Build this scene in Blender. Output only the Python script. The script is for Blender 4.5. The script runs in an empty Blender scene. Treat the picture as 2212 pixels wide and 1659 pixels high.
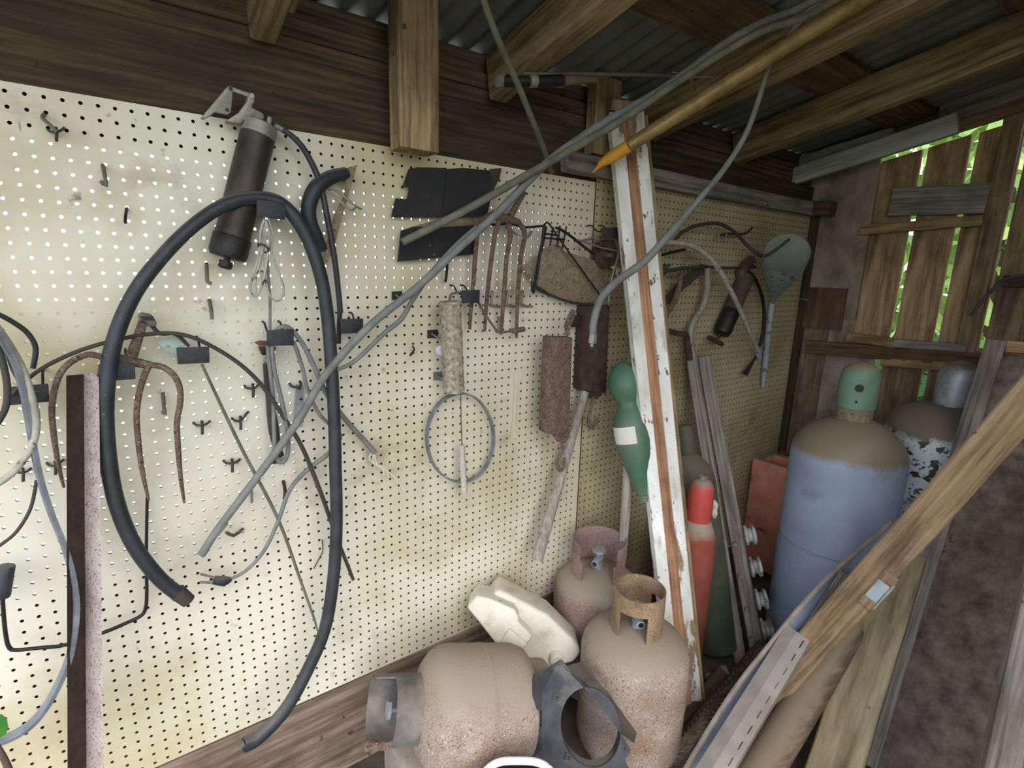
import bpy, bmesh, math, random
import numpy as np
from mathutils import Vector, Matrix, noise
random.seed(7)
scn = bpy.context.scene
COL = scn.collection
S = 0.0254                       # the place is laid out in inches: x along the pegboard wall, y into the wall, z up
V = lambda x, y, z: Vector((x, y, z))
# ---------------------------------------------------------------- camera
CAM = V(3.705, -51.886, 58.056)
RIGHT = V(.80365, -.59446, .02770); UP = V(.10364, .18564, .97714); VIEW = V(.58601, .78240, -.21080)
F = 1135.1
def ray(x, y): return RIGHT*((x-1106)/F) - UP*((y-829.5)/F) + VIEW
def q(x, y, n):                  # where the line of sight meets a plane parallel to the pegboard
    d = ray(x, y); return CAM + d*((n-CAM.y)/d.y)
def qx(x, y, c):                 # ... a plane parallel to the end wall
    d = ray(x, y); return CAM + d*((c-CAM.x)/d.x)
def qh(x, y, h):                 # ... a level plane
    d = ray(x, y); return CAM + d*((h-CAM.z)/d.z)
def qd(x, y, z): return CAM + ray(x, y)*z
def depth(v): return (v-CAM).dot(VIEW)
def wpx(v, px): return px*depth(v)/F
# ---------------------------------------------------------------- geometry (verts in inches, faces)
def join(*gs):
    vs, fs = [], []
    for g in gs:
        o = len(vs); vs += list(g[0]); fs += [tuple(i+o for i in f) for f in g[1]]
    return vs, fs
def catmull(p, k, closed=False):
    n = len(p); out = []
    if n < 3 or k <= 1: return [v.copy() for v in p]
    for i in range(n if closed else n-1):
        a, b, c, d = (p[(i-1) % n], p[i], p[(i+1) % n], p[(i+2) % n]) if closed else (p[max(i-1, 0)], p[i], p[i+1], p[min(i+2, n-1)])
        for j in range(k):
            t = j/k
            out.append(.5*((2*b)+(c-a)*t+(2*a-5*b+4*c-d)*t*t+(3*b-a-3*c+d)*t**3))
    if not closed: out.append(p[-1].copy())
    return out
def tube(path, r, seg=10, k=5, closed=False, sec=None, up=None):
    path = [Vector(v) for v in path]; n0 = len(path)
    pts = catmull(path, k, closed); n = len(pts)
    if isinstance(r, (int, float)): rad = [r]*n
    else: rad = [float(np.interp(i/(n-1)*(len(r)-1), range(len(r)), r)) for i in range(n)]
    if sec is None: sec = [(math.cos(2*math.pi*i/seg), math.sin(2*math.pi*i/seg)) for i in range(seg)]
    m = len(sec); vs, fs = [], []
    tang = []
    for i in range(n):
        a = pts[i-1] if (i or closed) else pts[0]; b = pts[(i+1) % n] if (i < n-1 or closed) else pts[-1]
        t = b-a; tang.append(t.normalized() if t.length > 1e-9 else V(0, 0, 1))
    x = (up or (V(0, -1, 0) if abs(tang[0].y) < .9 else V(0, 0, 1))); x = (x - tang[0]*x.dot(tang[0])).normalized()
    for i in range(n):
        x = x - tang[i]*x.dot(tang[i]); x.normalize(); y = tang[i].cross(x)
        for a, b in sec: vs.append(pts[i] + (x*a+y*b)*rad[i])
    for i in range(n if closed else n-1):
        for j in range(m):
            a, b = i*m+j, i*m+(j+1) % m; c, d = ((i+1) % n)*m+(j+1) % m, ((i+1) % n)*m+j
            fs.append((a, b, c, d))
    if not closed: fs += [tuple(range(m))[::-1], tuple((n-1)*m+j for j in range(m))]
    return vs, fs
def tp(pts, px, **kw):           # tube from (x, y, n) triples; px = width(s) in photo pixels
    p = [q(*a) for a in pts]
    if isinstance(px, (int, float)): px = [px]*len(p)
    else: px = [float(np.interp(i/(len(p)-1)*(len(px)-1), range(len(px)), px)) for i in range(len(p))]
    return tube(p, [wpx(a, b)/2 for a, b in zip(p, px)], **kw)
def td(pts, px, **kw):           # the same from (x, y, depth)
    p = [qd(*a) for a in pts]
    if isinstance(px, (int, float)): px = [px]*len(p)
    else: px = [float(np.interp(i/(len(p)-1)*(len(px)-1), range(len(px)), px)) for i in range(len(p))]
    return tube(p, [wpx(a, b)/2 for a, b in zip(p, px)], **kw)
def box(c, x, y, z):             # half-extent vectors
    vs = [c+x*i+y*j+z*k for i in (-1, 1) for j in (-1, 1) for k in (-1, 1)]
    return vs, [(0, 1, 3, 2), (4, 6, 7, 5), (0, 4, 5, 1), (2, 3, 7, 6), (0, 2, 6, 4), (1, 5, 7, 3)]
def aabb(x0, x1, y0, y1, z0, z1): return box(V((x0+x1)/2, (y0+y1)/2, (z0+z1)/2), V((x1-x0)/2, 0, 0), V(0, (y1-y0)/2, 0), V(0, 0, (z1-z0)/2))
def frame(axis, ref=None):
    z = axis.normalized(); x = ref or (V(0, 0, 1) if abs(z.z) < .9 else V(1, 0, 0))
    x = (x-z*x.dot(z)).normalized(); return x, z.cross(x), z
def lathe(o, axis, prof, seg=28, a0=0, a1=360, ref=None, caps=True):   # prof: (along, radius)
    x, y, z = frame(axis, ref); full = abs(a1-a0) >= 360; m = seg if full else seg+1
    vs, fs = [], []
    for t, r in prof:
        for j in range(m):
            a = math.radians(a0+(a1-a0)*j/seg); vs.append(o+z*t+(x*math.cos(a)+y*math.sin(a))*r)
    for i in range(len(prof)-1):
        for j in range(seg):
            k = (j+1) % m if full else j+1
            fs.append((i*m+j, i*m+k, (i+1)*m+k, (i+1)*m+j))
    if full and caps:
        if prof[0][1] > 1e-4: fs.append(tuple(range(m))[::-1])
        if prof[-1][1] > 1e-4: fs.append(tuple((len(prof)-1)*m+j for j in range(m)))
    return vs, fs
def cyl(a, b, r0, r1=None, seg=16):
    L = (b-a).length; return lathe(a, b-a, [(0, r0), (L, r0 if r1 is None else r1)], seg)
def shell(o, axis, r, t, z0, z1, a0, a1, ref, seg=24):   # a bent sheet: an arc of pipe wall
    L = z1-z0
    x, y, z = frame(axis, ref); vs, fs = [], []
    full = a1-a0 >= 360; m = seg if full else seg+1
    for rr, zz in ((r, z0), (r, z1), (r-t, z1), (r-t, z0)):
        for j in range(m):
            a = math.radians(a0+(a1-a0)*j/seg); vs.append(o+z*zz+(x*math.cos(a)+y*math.sin(a))*rr)
    for i in range(4):
        for j in range(seg):
            k = (j+1) % m if full else j+1
            fs.append((i*m+j, i*m+k, ((i+1) % 4)*m+k, ((i+1) % 4)*m+j))
    if not full: fs += [(0, m, 2*m, 3*m), (seg, 3*m+seg, 2*m+seg, m+seg)]
    return vs, fs
def slab(poly, off, holes=()):   # sheet: closed outline(s) in space pushed out by the vector off
    bm = bmesh.new(); ed = []
    for loop in [poly]+list(holes):
        vv = [bm.verts.new(p) for p in loop]
        ed += [bm.edges.new((vv[i], vv[(i+1) % len(vv)])) for i in range(len(vv))]
    if holes: bmesh.ops.triangle_fill(bm, use_beauty=True, use_dissolve=False, edges=ed)
    else: bm.faces.new(bm.verts)
    r = bmesh.ops.extrude_face_region(bm, geom=bm.faces[:])
    for e in r['geom']:
        if isinstance(e, bmesh.types.BMVert): e.co += off
    bmesh.ops.recalc_face_normals(bm, faces=bm.faces[:])
    bm.verts.index_update(); g = [v.co.copy() for v in bm.verts], [tuple(v.index for v in f.verts) for f in bm.faces]
    bm.free(); return g
def ball(c, r, seg=12): return lathe(c-V(0, 0, r), V(0, 0, 1), [(r*(1-math.cos(math.pi*i/8)), max(r*math.sin(math.pi*i/8), 0.001)) for i in range(9)], seg)
# ---------------------------------------------------------------- objects
def tag(o, label=None, cat=None, group=None, kind=None):
    for k, v in (('label', label), ('category', cat), ('group', group), ('kind', kind)):
        if v: o[k] = v
    return o
def thing(name, label, cat, at, group=None):
    o = bpy.data.objects.new(name, None); COL.objects.link(o); o.location = at*S; o.empty_display_size = .05
    return tag(o, label, cat, group)
def wm(o):
    m = o.matrix_basis.copy()
    while o.parent: o = o.parent; m = o.matrix_basis @ m
    return m
def obj(name, g, mat, parent=None, smooth=40, bevel=0, bseg=2, **kw):
    vs = [Vector(v) for v in g[0]]
    me = bpy.data.meshes.new(name)
    if parent:
        W = wm(parent).inverted(); me.from_pydata([W @ (v*S) for v in vs], [], g[1])
    else:
        org = V(sum(v.x for v in vs)/len(vs), sum(v.y for v in vs)/len(vs), min(v.z for v in vs))
        me.from_pydata([(v-org)*S for v in vs], [], g[1])
    me.validate()
    bm = bmesh.new(); bm.from_mesh(me); bmesh.ops.recalc_face_normals(bm, faces=bm.faces[:])
    if bevel:
        es = [e for e in bm.edges if len(e.link_faces) == 2 and e.calc_face_angle(0) > .6]
        bmesh.ops.bevel(bm, geom=es, offset=bevel*S, segments=bseg, profile=.5, affect='EDGES', clamp_overlap=True)
    bm.to_mesh(me); bm.free()
    if smooth: me.shade_smooth(); me.set_sharp_from_angle(angle=math.radians(smooth))
    me.materials.append(mat)
    o = bpy.data.objects.new(name, me); COL.objects.link(o)
    if parent: o.parent = parent
    else: o.location = org*S
    return tag(o, **kw)
def beam(name, a, b, w, t, up, mat, parent=None, rough=.05, seg=10, taper=1, **kw):   # squared timber, grain along its length
    a, b = Vector(a), Vector(b); L = (b-a).length; x = (b-a)/L; z = (up-x*up.dot(x)).normalized(); y = z.cross(x)
    ch = min(w, t)*.08; sec = []
    for sy, sz in ((1, 1), (-1, 1), (-1, -1), (1, -1)):
        k = [(sy*(w/2-ch), sz*t/2), (sy*w/2, sz*(t/2-ch))]
        sec += k if sy*sz < 0 else k[::-1]
    m = len(sec); vs, fs = [], []; sd = random.random()*50
    for i in range(seg+1):
        u = i/seg; sc = 1+(taper-1)*u
        dy = rough*noise.noise(V(u*6, sd, 0)); dz = rough*noise.noise(V(u*6, sd, 9))
        for yy, zz in sec: vs.append(V(u*L-L/2, yy*sc+dy, zz*sc+dz+rough*.6*noise.noise(V(u*14, yy, sd))))
    for i in range(seg):
        for j in range(m): fs.append((i*m+j, i*m+(j+1) % m, (i+1)*m+(j+1) % m, (i+1)*m+j))
    fs += [tuple(range(m))[::-1], tuple(seg*m+j for j in range(m))]
    me = bpy.data.meshes.new(name); me.from_pydata([v*S for v in vs], [], fs)
    bm = bmesh.new(); bm.from_mesh(me); bmesh.ops.recalc_face_normals(bm, faces=bm.faces[:]); bm.to_mesh(me); bm.free()
    me.materials.append(mat); o = bpy.data.objects.new(name, me); COL.objects.link(o)
    M = Matrix((x, y, z)).transposed().to_4x4(); M.translation = (a+b)/2*S
    if parent:
        o.parent = parent; M = wm(parent).inverted() @ M
    o.matrix_basis = M
    return tag(o, **kw)
# ---------------------------------------------------------------- materials
def lin(c): return tuple(((v/255+.055)/1.055)**2.4 if v > 10 else v/255/12.92 for v in c)+(1,)
def mat(name, cols, scale=8, rough=.85, metal=0, bump=.3, stretch=None, dust=None, spots=None, detail=8, stain=None, trans=0, bscale=None, flat=False):
    m = bpy.data.materials.new(name); m.use_nodes = True; nt = m.node_tree; N = nt.nodes; Lk = nt.links.new
    b = N['Principled BSDF']; b.inputs['Roughness'].default_value = rough; b.inputs['Metallic'].default_value = metal
    if trans: b.inputs['Transmission Weight'].default_value = trans
    tc = N.new('ShaderNodeTexCoord'); src = tc.outputs['Object']
    def nz(sc, st=None, det=detail, rg=.6, off=0):
        mp = N.new('ShaderNodeMapping'); Lk(src, mp.inputs[0]); mp.inputs['Location'].default_value = (off, off*.7, off*.3)
        if st: mp.inputs['Scale'].default_value = st
        n = N.new('ShaderNodeTexNoise'); Lk(mp.outputs[0], n.inputs['Vector']); n.inputs['Scale'].default_value = sc
        n.inputs['Detail'].default_value = det; n.inputs['Roughness'].default_value = rg; return n.outputs['Fac']
    def ramp(fac, stops):
        r = N.new('ShaderNodeValToRGB'); Lk(fac, r.inputs[0]); e = r.color_ramp.elements
        while len(e) < len(stops): e.new(.5)
        for el, (p, c) in zip(e, stops): el.position = p; el.color = c if len(c) == 4 else lin(c)
        return r.outputs[0]
    def mix(fac, a, c):
        x = N.new('ShaderNodeMix'); x.data_type = 'RGBA'; Lk(fac, x.inputs[0]); Lk(a, x.inputs[6])
        if hasattr(c, 'links'): Lk(c, x.inputs[7])
        else: x.inputs[7].default_value = lin(c)
        return x.outputs[2]
    n1 = nz(scale, stretch); k = len(cols)
    cur = ramp(n1, [(.3+.4*i/max(k-1, 1), c) for i, c in enumerate(cols)])
    for (c, sc, lo, hi, st) in (stain or []):
        cur = mix(ramp(nz(sc, st, off=sc), [(lo, (0, 0, 0, 1)), (hi, (1, 1, 1, 1))]), cur, c)
    for (c, sc, lo, hi) in (spots or []):
        cur = mix(ramp(nz(sc, None, 3, .5, off=sc*.1), [(lo, (0, 0, 0, 1)), (hi, (1, 1, 1, 1))]), cur, c)
    if dust:
        c, lo, hi = dust
        ge = N.new('ShaderNodeNewGeometry'); sx = N.new('ShaderNodeSeparateXYZ'); Lk(ge.outputs['Normal'], sx.inputs[0])
        ad = N.new('ShaderNodeMath'); ad.operation = 'MULTIPLY_ADD'; Lk(nz(14, None, 6, .7, 3), ad.inputs[0]); ad.inputs[1].default_value = .5; Lk(sx.outputs[2], ad.inputs[2])
        cur = mix(ramp(ad.outputs[0], [(max(lo, 0), (0, 0, 0, 1)), (min(hi, 1), (1, 1, 1, 1))]), cur, c)
    Lk(cur, b.inputs['Base Color'])
    if bump:
        bp = N.new('ShaderNodeBump'); bp.inputs['Strength'].default_value = bump; bp.inputs['Distance'].default_value = .004
        Lk(nz(bscale or scale*3, stretch, 10, .65, 5), bp.inputs['Height']); Lk(bp.outputs[0], b.inputs['Normal'])
    return m
def wood(name, cols, grain=70, **kw):
    c0, c2 = cols[0], cols[-1]; cols = [tuple(v*.72 for v in c0)]+list(cols)+[tuple(min(v*1.1, 250) for v in c2)]
    kw.setdefault('spots', [(tuple(v*.55 for v in c0), 34, .7, .76)])
    kw.setdefault('stain', [((60, 45, 32), 2.5, .52, .75, (1, 1, 1))])
    return mat(name, cols, 1, kw.pop('rough', .9), 0, kw.pop('bump', .6), stretch=(4, grain, grain), bscale=1, **kw)
M = {}
M['board'] = mat('hardboard', [(208, 203, 180), (222, 217, 198), (230, 226, 211)], 3, .55, 0, .08,
    stain=[((190, 176, 126), 1.1, .42, .68, None), ((176, 156, 112), 2.6, .52, .8, None), ((136, 108, 76), 5, .62, .85, None), ((110, 96, 74), 26, .66, .78, None), ((132, 118, 92), 60, .68, .78, None), ((96, 80, 62), 9, .71, .76, (3, 1, .5))])
M['core'] = mat('hardboard_core', [(62, 46, 34), (84, 64, 48)], 20, .9, 0, .1)
M['board_dirty'] = mat('grimy_hardboard', [(160, 148, 112), (180, 168, 132), (196, 186, 152)], 3, .65, 0, .1,
    stain=[((134, 114, 80), 2.6, .48, .78, None), ((104, 86, 62), 5, .6, .85, None), ((96, 82, 64), 24, .64, .8, None)])
M['brownpost'] = wood('brown_post_wood', [(92, 76, 58), (114, 96, 76), (130, 112, 92)], 40, dust=((126, 112, 90), .6, 1))
M['beamdark'] = wood('dark_header_wood', [(50, 39, 24), (66, 52, 34), (80, 65, 45)], 60)
M['plank'] = wood('old_brown_plank', [(68, 54, 38), (88, 72, 52), (102, 86, 64)], 70)
M['skirt'] = wood('low_brown_plank', [(98, 82, 70), (122, 104, 90), (140, 124, 108)], 50)
M['rafter'] = wood('rafter_wood', [(112, 90, 60), (140, 118, 84), (156, 136, 100)], 55)
M['post'] = wood('pale_post_wood', [(118, 98, 68), (146, 124, 90), (164, 142, 106)], 60)
M['purlin'] = wood('purlin_wood', [(88, 64, 46), (106, 78, 56), (118, 90, 66)], 50)
M['fence'] = wood('fence_wood', [(138, 112, 78), (164, 136, 98), (180, 152, 114)], 50)
M['fencedark'] = wood('dark_fence_wood', [(106, 86, 64), (128, 106, 82), (144, 122, 96)], 50)
M['greywood'] = wood('grey_weathered_wood', [(108, 102, 96), (134, 126, 118), (150, 142, 134)], 80, stain=[((90, 80, 70), 3, .55, .8, None)])
M['greyply'] = wood('grey_plywood', [(134, 122, 104), (154, 142, 124), (166, 154, 136)], 8, bump=.3)
M['oldply'] = wood('door_board', [(90, 80, 70), (108, 96, 86), (122, 110, 98)], 20, bump=.4, stain=[((74, 70, 67), 3, .5, .85, None)], spots=[((128, 104, 78), 14, .72, .8)])
M['whitetrim'] = wood('grey_white_trim', [(150, 152, 140), (168, 170, 158), (178, 180, 168)], 40, bump=.2, stain=[((120, 110, 90), 4, .6, .8, None)])
M['two4'] = wood('rough_pine', [(122, 98, 70), (146, 120, 90), (160, 136, 106)], 60, dust=((138, 122, 96), .55, .95))
M['moss'] = wood('mossy_timber', [(112, 98, 72), (132, 117, 88), (146, 131, 102)], 30, stain=[((128, 116, 78), 5, .5, .8, None)])
M['rusty'] = mat('rust', [(84, 66, 56), (108, 88, 76), (128, 108, 94)], 40, .9, .1, .6, spots=[((158, 142, 128), 280, .58, .66), ((62, 44, 34), 120, .6, .68)])
M['rustdark'] = mat('dark_rust', [(50, 38, 32), (70, 54, 46), (86, 68, 58)], 30, .9, .1, .5)
M['iron_lit'] = mat('lit_speckled_iron', [(172, 154, 150), (194, 180, 176), (204, 192, 188)], 25, .85, .1, .4, spots=[((120, 92, 84), 260, .56, .66), ((128, 100, 92), 50, .66, .76)])
M['rubber'] = mat('black_rubber', [(34, 36, 40), (46, 48, 53), (56, 59, 66)], 20, .55, 0, .15, spots=[((110, 112, 116), 120, .7, .76)], dust=((92, 90, 88), .75, 1))
M['blackplate'] = mat('black_plate', [(30, 31, 34), (42, 43, 47), (54, 54, 58)], 60, .6, 0, .2, spots=[((108, 100, 90), 160, .66, .76)])
M['blackwire'] = mat('black_wire', [(26, 25, 24), (40, 38, 36)], 30, .6, .2, .2)
M['flap'] = mat('rubber_flap', [(20, 20, 21), (30, 30, 31), (42, 41, 40)], 10, .75, 0, .3, stain=[((62, 56, 48), 8, .6, .85, None)])
M['greycable'] = mat('grey_cable', [(98, 100, 96), (118, 120, 116), (132, 134, 128)], 25, .7, 0, .3, spots=[((196, 196, 190), 180, .7, .78)])
M['olivecable'] = mat('olive_cable', [(84, 84, 70), (104, 104, 88), (118, 116, 100)], 25, .75, 0, .3)
M['darkcable'] = mat('dark_cable', [(54, 50, 46), (70, 66, 60)], 30, .7, 0, .3)
M['dustcable'] = mat('dusty_cable', [(150, 146, 134), (176, 172, 158), (196, 192, 180)], 30, .85, 0, .4, spots=[((70, 68, 64), 70, .6, .7)])
M['belt'] = mat('belt_rubber', [(92, 96, 102), (116, 120, 126), (136, 140, 144)], 30, .75, 0, .3)
M['steel'] = mat('dull_steel', [(128, 126, 118), (152, 150, 140), (168, 164, 152)], 30, .55, .5, .2, spots=[((104, 86, 66), 40, .6, .75)])
M['zinc'] = mat('zinc', [(150, 154, 160), (172, 176, 182)], 40, .4, .6, .15)
M['gunmetal'] = mat('greasy_barrel', [(36, 33, 30), (60, 54, 46), (84, 74, 62)], 14, .5, .2, .3, stain=[((26, 24, 23), 5, .5, .7, None), ((104, 74, 44), 8, .54, .78, None), ((96, 90, 78), 14, .6, .8, None)])
M['gunbrown'] = mat('brown_barrel', [(70, 56, 48), (92, 76, 66), (104, 88, 76)], 14, .6, .1, .3)
M['gunblack'] = mat('black_grease', [(18, 17, 16), (32, 30, 28)], 30, .5, 0, .5)
M['palewood'] = mat('pale_turned_wood', [(166, 160, 150), (190, 184, 174), (206, 202, 194)], 1, .9, 0, .3, stretch=(110, 110, 8), bscale=1, stain=[((120, 110, 96), 30, .62, .8, None)])
M['darkdust'] = mat('dusty_brown', [(86, 74, 58), (112, 98, 78)], 20, .9, 0, .3)
M['greystick'] = mat('grey_handle', [(112, 104, 97), (140, 132, 124), (162, 154, 146), (176, 168, 160)], 1, .9, 0, .5, stretch=(110, 110, 5), bscale=1, stain=[((142, 122, 112), 4, .55, .75, None)])
M['nap'] = mat('roller_nap', [(112, 100, 84), (164, 154, 136), (206, 198, 182)], 90, 1, 0, 1, bscale=160)
M['dustblade'] = mat('dusty_blade', [(112, 98, 78), (136, 122, 100), (152, 138, 114)], 60, 1, 0, .6, spots=[((92, 76, 58), 150, .58, .68)], bscale=120)
M['paint'] = wood('peeling_white_paint', [(222, 222, 216), (232, 232, 228), (236, 236, 232)], 12, bump=.4, stain=[((186, 182, 164), 5, .42, .7, (.5, 1, 1)), ((160, 156, 138), 14, .55, .75, (.4, 1, 1)), ((146, 124, 98), 8, .57, .6, (.35, 1, 1)), ((120, 100, 78), 40, .62, .65, (.5, 1, 1)), ((80, 68, 56), 70, .68, .71, (.5, 1, 1))])
M['strip'] = wood('bare_brown_strip', [(150, 106, 78), (172, 126, 96), (184, 140, 108)], 90, bump=.3)
M['yellow'] = mat('gold_paint_pole', [(112, 90, 50), (142, 118, 70), (166, 142, 92)], 18, .45, .2, .2, spots=[((206, 188, 120), 260, .66, .72)], stain=[((84, 66, 40), 6, .58, .8, None)])
M['orange'] = mat('orange_tip', [(206, 142, 40), (222, 160, 56)], 20, .6, 0, .2)
M['roof'] = mat('galvanised_roof', [(98, 100, 103), (120, 122, 125), (136, 138, 141)], 5, .6, .35, .1, stain=[((88, 74, 60), 3, .55, .85, None)])
M['tank'] = mat('dusty_propane', [(132, 116, 104), (158, 142, 130), (178, 164, 152)], 9, .95, 0, .45, stain=[((136, 106, 78), 5, .54, .74, None), ((176, 160, 154), 3, .5, .7, None), ((112, 108, 108), 7, .62, .78, None)], spots=[((104, 82, 68), 260, .57, .64), ((196, 186, 178), 200, .62, .68), ((92, 72, 60), 70, .68, .73)], dust=((150, 138, 122), .6, 1), bscale=140)
M['tankrust'] = mat('rusty_propane', [(122, 98, 90), (142, 118, 110), (156, 134, 126)], 10, .95, 0, .4, spots=[((100, 76, 68), 260, .57, .65), ((170, 152, 144), 220, .64, .7)], dust=((150, 138, 122), .5, .95), bscale=150)
M['collar'] = mat('rusty_collar', [(118, 94, 72), (144, 120, 94), (162, 140, 116)], 18, .95, 0, .5, spots=[((96, 70, 50), 200, .58, .66), ((84, 62, 48), 60, .66, .72)])
M['collardark'] = mat('scorched_collar', [(84, 80, 78), (108, 104, 100), (134, 126, 118)], 16, .8, .1, .5, stain=[((78, 80, 90), 6, .5, .7, None), ((128, 108, 88), 9, .6, .75, None)])
M['valve'] = mat('grey_valve', [(138, 144, 152), (164, 170, 178)], 40, .6, .3, .3)
M['jug'] = mat('yellowed_plastic', [(206, 200, 184), (218, 213, 200), (226, 222, 212)], 6, .6, 0, .12, stain=[((160, 138, 104), 5, .52, .78, None), ((186, 172, 144), 12, .56, .74, None), ((120, 100, 76), 30, .66, .74, None)])
M['shroud'] = mat('black_plastic', [(44, 46, 50), (60, 62, 67), (76, 78, 84)], 18, .6, 0, .15, stain=[((126, 122, 114), 9, .58, .85, None)], dust=((112, 106, 96), .7, 1))
M['enamel'] = mat('white_enamel', [(224, 228, 230), (234, 236, 238)], 6, .35, 0, .05, spots=[((150, 104, 52), 60, .62, .68)])
M['concrete'] = mat('concrete', [(136, 128, 116), (156, 148, 136), (170, 162, 150)], 14, .95, 0, .5, spots=[((108, 102, 94), 40, .58, .68)])
M['bluetank'] = mat('blue_tank_paint', [(142, 154, 176), (154, 166, 188), (164, 176, 196)], 5, .5, 0, .08, dust=((134, 122, 102), .3, .52), stain=[((104, 112, 128), 4, .6, .85, None)])
M['greencap'] = mat('green_cap_paint', [(92, 122, 100), (112, 142, 118), (126, 152, 130)], 10, .6, 0, .1, dust=((140, 132, 110), .6, .95))
M['whitetank'] = mat('flaking_white_tank', [(196, 206, 210), (206, 215, 220), (216, 222, 226)], 5, .55, 0, .15, spots=[((60, 50, 42), 26, .57, .6), ((78, 66, 54), 70, .6, .64)], stain=[((62, 54, 46), 4.5, .6, .66, None)], dust=((124, 114, 96), .46, .62))
M['silver'] = mat('silver_cap', [(132, 134, 136), (164, 166, 168), (182, 184, 186)], 14, .5, .35, .2, stain=[((84, 82, 80), 8, .55, .75, None)], dust=((128, 118, 100), .7, 1))
M['red'] = mat('red_paint', [(176, 62, 52), (196, 74, 64), (204, 88, 76)], 8, .6, 0, .15, dust=((150, 134, 120), .45, .9))
M['redbody'] = mat('faded_red_tank', [(132, 62, 50), (150, 76, 62), (160, 92, 78)], 8, .8, 0, .3, stain=[((128, 84, 68), 5, .5, .75, None)], dust=((166, 154, 140), .42, .66))
M['green'] = mat('dark_green_tank', [(54, 62, 50), (68, 76, 62), (80, 86, 72)], 6, .7, 0, .15, dust=((112, 106, 90), .4, .9))
M['bottle'] = mat('green_bottle_plastic', [(70, 112, 86), (88, 132, 104)], 5, .5, 0, .1, stain=[((122, 128, 106), 6, .46, .7, None), ((92, 84, 62), 9, .56, .76, None)], trans=.25)
M['paper'] = mat('paper_label', [(208, 206, 196), (224, 222, 214)], 12, .8, 0, .05)
M['ink'] = mat('black_ink', [(30, 32, 34), (40, 42, 44)], 20, .8, 0, 0)
M['brick'] = mat('terracotta', [(212, 128, 104), (228, 148, 124), (234, 166, 142)], 10, .9, 0, .5, dust=((140, 128, 112), .5, .9), stain=[((120, 72, 56), 14, .6, .7, None)])
M['bluetrim'] = mat('grey_blue_panel', [(112, 122, 140), (126, 136, 154), (136, 146, 162)], 6, .5, 0, .1, stain=[((92, 94, 100), 5, .58, .8, None)])
M['rubberedge'] = mat('dusty_rubber_edge', [(128, 118, 110), (148, 138, 128), (160, 150, 140)], 30, .9, 0, .4)
M['slotted'] = mat('dusty_slotted_metal', [(122, 116, 108), (142, 136, 128), (156, 150, 140)], 10, .7, .2, .25, stain=[((130, 112, 104), 4, .52, .75, None)])
M['funnel'] = mat('pale_blue_paint', [(132, 148, 152), (150, 164, 168), (162, 174, 176)], 9, .6, .1, .2, spots=[((104, 84, 58), 34, .6, .68)], dust=((108, 102, 84), .6, 1))
M['funnelin'] = mat('grey_tin', [(176, 178, 172), (194, 196, 190)], 6, .6, .1, .1)  # tin made paler to carry the light falling inside the funnel
M['palegreen'] = mat('pale_green_paint', [(150, 172, 156), (168, 188, 174)], 14, .6, 0, .15, spots=[((120, 92, 70), 50, .62, .7)])
M['plasticgrey'] = mat('grey_plastic', [(108, 104, 98), (126, 122, 114)], 20, .7, 0, .2)
M['redbrown'] = mat('red_brown_paint', [(110, 62, 56), (128, 74, 66)], 20, .7, 0, .2)
M['whitewire'] = mat('white_wire', [(214, 210, 196), (226, 222, 210)], 20, .6, 0, .1)
M['porcelain'] = mat('dusty_porcelain', [(170, 168, 164), (192, 190, 186)], 12, .5, 0, .1, stain=[((110, 104, 98), 20, .5, .65, None)])
M['rag'] = mat('white_rag', [(196, 190, 176), (214, 208, 194)], 60, 1, 0, .6)
M['leaf'] = mat('leaf', [(84, 128, 48), (136, 172, 76), (186, 208, 120)], 3, .5, 0, .1)
M['vine'] = mat('dark_leaf', [(40, 96, 30), (70, 130, 44)], 12, .5, 0, .1)
M['bark'] = mat('bark', [(70, 56, 42), (96, 78, 60)], 10, .9, 0, .6)
M['dirt'] = mat('dirt_floor', [(62, 54, 46), (84, 74, 64), (100, 90, 78)], 12, 1, 0, .8)
M['ground'] = mat('pale_bounce_slab', [(150, 148, 138), (176, 174, 164)], 30, 1, 0, .5)
M['earth'] = mat('earth', [(70, 76, 52), (92, 94, 68), (108, 104, 80)], 3, 1, 0, .4)
M['twig'] = mat('twig', [(84, 66, 52), (104, 84, 66)], 30, .9, 0, .4)
for _k in ('leaf', 'vine'):
    M[_k].node_tree.nodes['Principled BSDF'].inputs['Subsurface Weight'].default_value = 0
#OBJECTS
# ================================================================ the shed itself
def struct(name, g, m, **kw): return obj(name, g, m, kind='structure', **kw)
SL = .205
def roof_h(n, h0): return h0 - SL*n
struct('floor', aabb(-45, 116, -75, 3, -2, 0), M['dirt'], smooth=0)
g = [], []
NX, NY = 900, 2
for k, off in enumerate((0, .05)):
    for i in range(NX+1):
        x = -42+(160*i/NX)
        for j in range(NY+1):
            n = 14-(80*j/NY); g[0].append(V(x, n, roof_h(n, 82.0)+.36*math.sin(2*math.pi*x/2.67)+off))
for i in range(NX):
    for j in range(NY):
        a = i*(NY+1)+j; b = a+(NX+1)*(NY+1)
        g[1].append((a, a+1, a+NY+2, a+NY+1)); g[1].append((b, b+NY+1, b+NY+2, b+1))
struct('ceiling', g, M['roof'], smooth=60)
def sbeam(name, a, b, w, t, up, m, **kw): return beam(name, a, b, w, t, up, m, kind='structure', **kw)
Z = V(0, 0, 1); Yv = V(0, -1, 0)
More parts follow.
